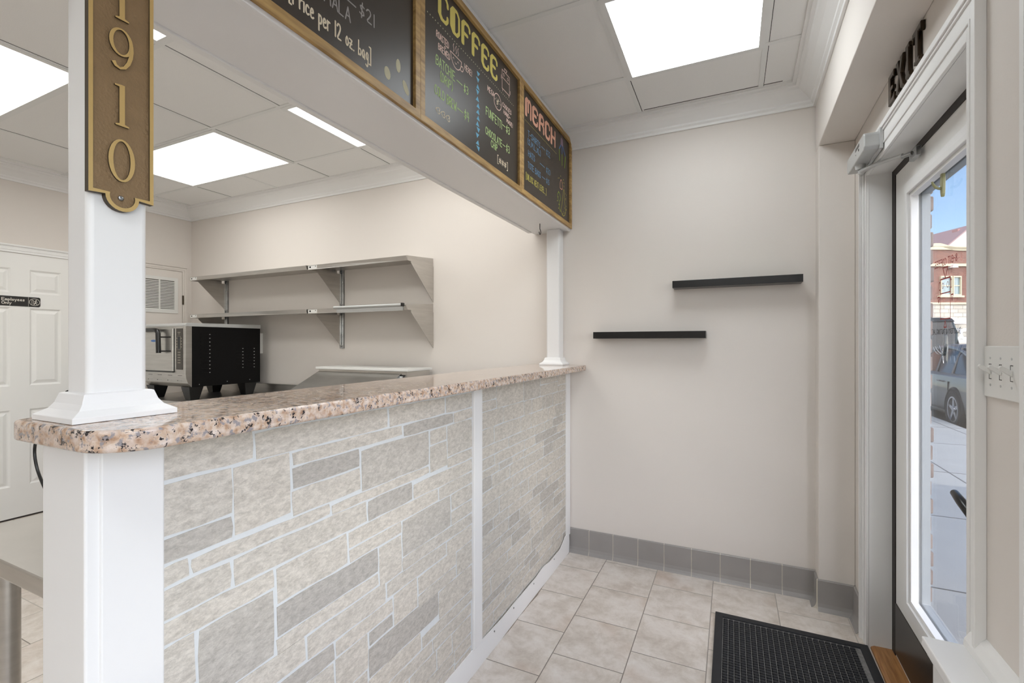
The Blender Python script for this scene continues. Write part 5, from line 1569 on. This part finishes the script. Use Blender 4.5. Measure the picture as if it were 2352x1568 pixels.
# hooks stuck on the glass
def glass_hook(y, z0_, z1_, M, label, d=0.028, both=False):
    m = MB()
    n = 14; zc = (z0_ + z1_) / 2; hz_ = (z1_ - z0_) / 2
    m.prism([(y + (.011 * math.cos(2 * math.pi * i / n)), zc + hz_ * math.sin(2 * math.pi * i / n)) for i in range(n)], 'x', 0.606, 0.6155)
    t = thing('adhesive_hook', label, 'hook', (0.600, y, z0_), E=True, group='hooks stuck on the door glass')
    build(m, 'base', M, t, bevel=0.002)
    m = MB(); zz = z0_ + (z1_ - z0_) * .32
    m.tube([(0.610, y, zz), (0.600, y, zz + .001), (0.592, y, zz + .006), (0.586, y, zz + .016), (0.583, y, zz + .026)], [.0055, .0045, .0045, .004, .003], 8)
    if both:
        m.tube([(0.608, y, zz), (0.604, y + .018, zz + .008), (0.602, y + .034, zz + .034)], [.005, .004, .003], 8)
        m.tube([(0.608, y, zz), (0.604, y - .018, zz + .008), (0.602, y - .034, zz + .034)], [.005, .004, .003], 8)
    build(m, 'prong', M, t, smooth=True)
glass_hook(2.040, 1.833, 1.925, M_olive, 'olive hook near the top of the door glass')
glass_hook(2.018, 1.274, 1.373, M_clear, 'clear plastic hook below the lettering on the door glass', both=True)

# switch plate
sp = thing('light_switch', 'white three-gang toggle switch plate right of the exit door', 'light switch', (0.508, 1.365, 1.222), E=True)
build(bx(RW - 0.0062, RW, 1.288, 1.441, 1.221, 1.336), 'wall_plate', M_plastic, sp, bevel=0.0025, segs=3)
for y in (1.410, 1.364, 1.318):
    m = MB(); m.prism([(RW - 0.006, 1.272), (RW - 0.006, 1.284), (RW - 0.024, 1.295), (RW - 0.027, 1.290), (RW - 0.025, 1.285)], 'y', y - .0045, y + .0045)
    tg = build(m, 'toggle', M_plastic, sp, bevel=0.001)
    m = MB(); m.box(RW - 0.0066, RW - .006, y - .0055, y + .0055, 1.262, 1.2635); m.box(RW - 0.0066, RW - .006, y - .0055, y + .0055, 1.2945, 1.296); m.box(RW - .0066, RW - .006, y + .0045, y + .0055, 1.262, 1.296)
    build(m, 'slot', M_gap, tg)
m = MB()
for y in (1.410, 1.364, 1.318):
    for z in (1.309, 1.249): m.cyl((RW - .0068, y, z), .0028, .001, 'x', 10)
build(m, 'screws', M_alu, sp)

# ================================================================== RUBBER MAT
mt = thing('door_mat', 'black rubber scraper mat on the tiles before the exit door', 'door mat', (0.24, 2.0, 0.0))
MX0, MX1, MY0, MY1 = -0.072, 0.545, 1.60, 2.532
m = MB()
m.ring([(MX0, MY0), (MX1, MY0), (MX1, MY1), (MX0, MY1)], [(MX0 + .034, MY0 + .034), (MX1 - .034, MY0 + .034), (MX1 - .034, MY1 - .034), (MX0 + .034, MY1 - .034)], 'z', 0.0005, 0.011)
build(m, 'border', M_rubber, mt, bevel=0.003)
build(bx(MX0 + .03, MX1 - .03, MY0 + .03, MY1 - .03, 0.0008, 0.0045), 'ground', M_rubber2, mt)
m = MB()
pitx, pity = 0.0229, 0.0170
nx = int((MX1 - MX0 - .068) / pitx); ny = int((MY1 - MY0 - .068) / pity)
for i in range(nx):
    for j in range(ny):
        x = MX0 + .036 + pitx * (i + .5); y = MY0 + .036 + pity * (j + .5)
        a, b = .0098, .0058
        o = [(x - a, y - b * .4), (x - a * .6, y - b), (x + a * .6, y - b), (x + a, y - b * .4), (x + a, y + b * .4), (x + a * .6, y + b), (x - a * .6, y + b), (x - a, y + b * .4)]
        q = [(x + (u - x) * .78, y + (v - y) * .7) for u, v in o]
        m.loft([[(u, v, .004) for u, v in o], [(u, v, .0105) for u, v in o], [(u, v, .0125) for u, v in q]])
build(m, 'studs', M_rubber, mt)
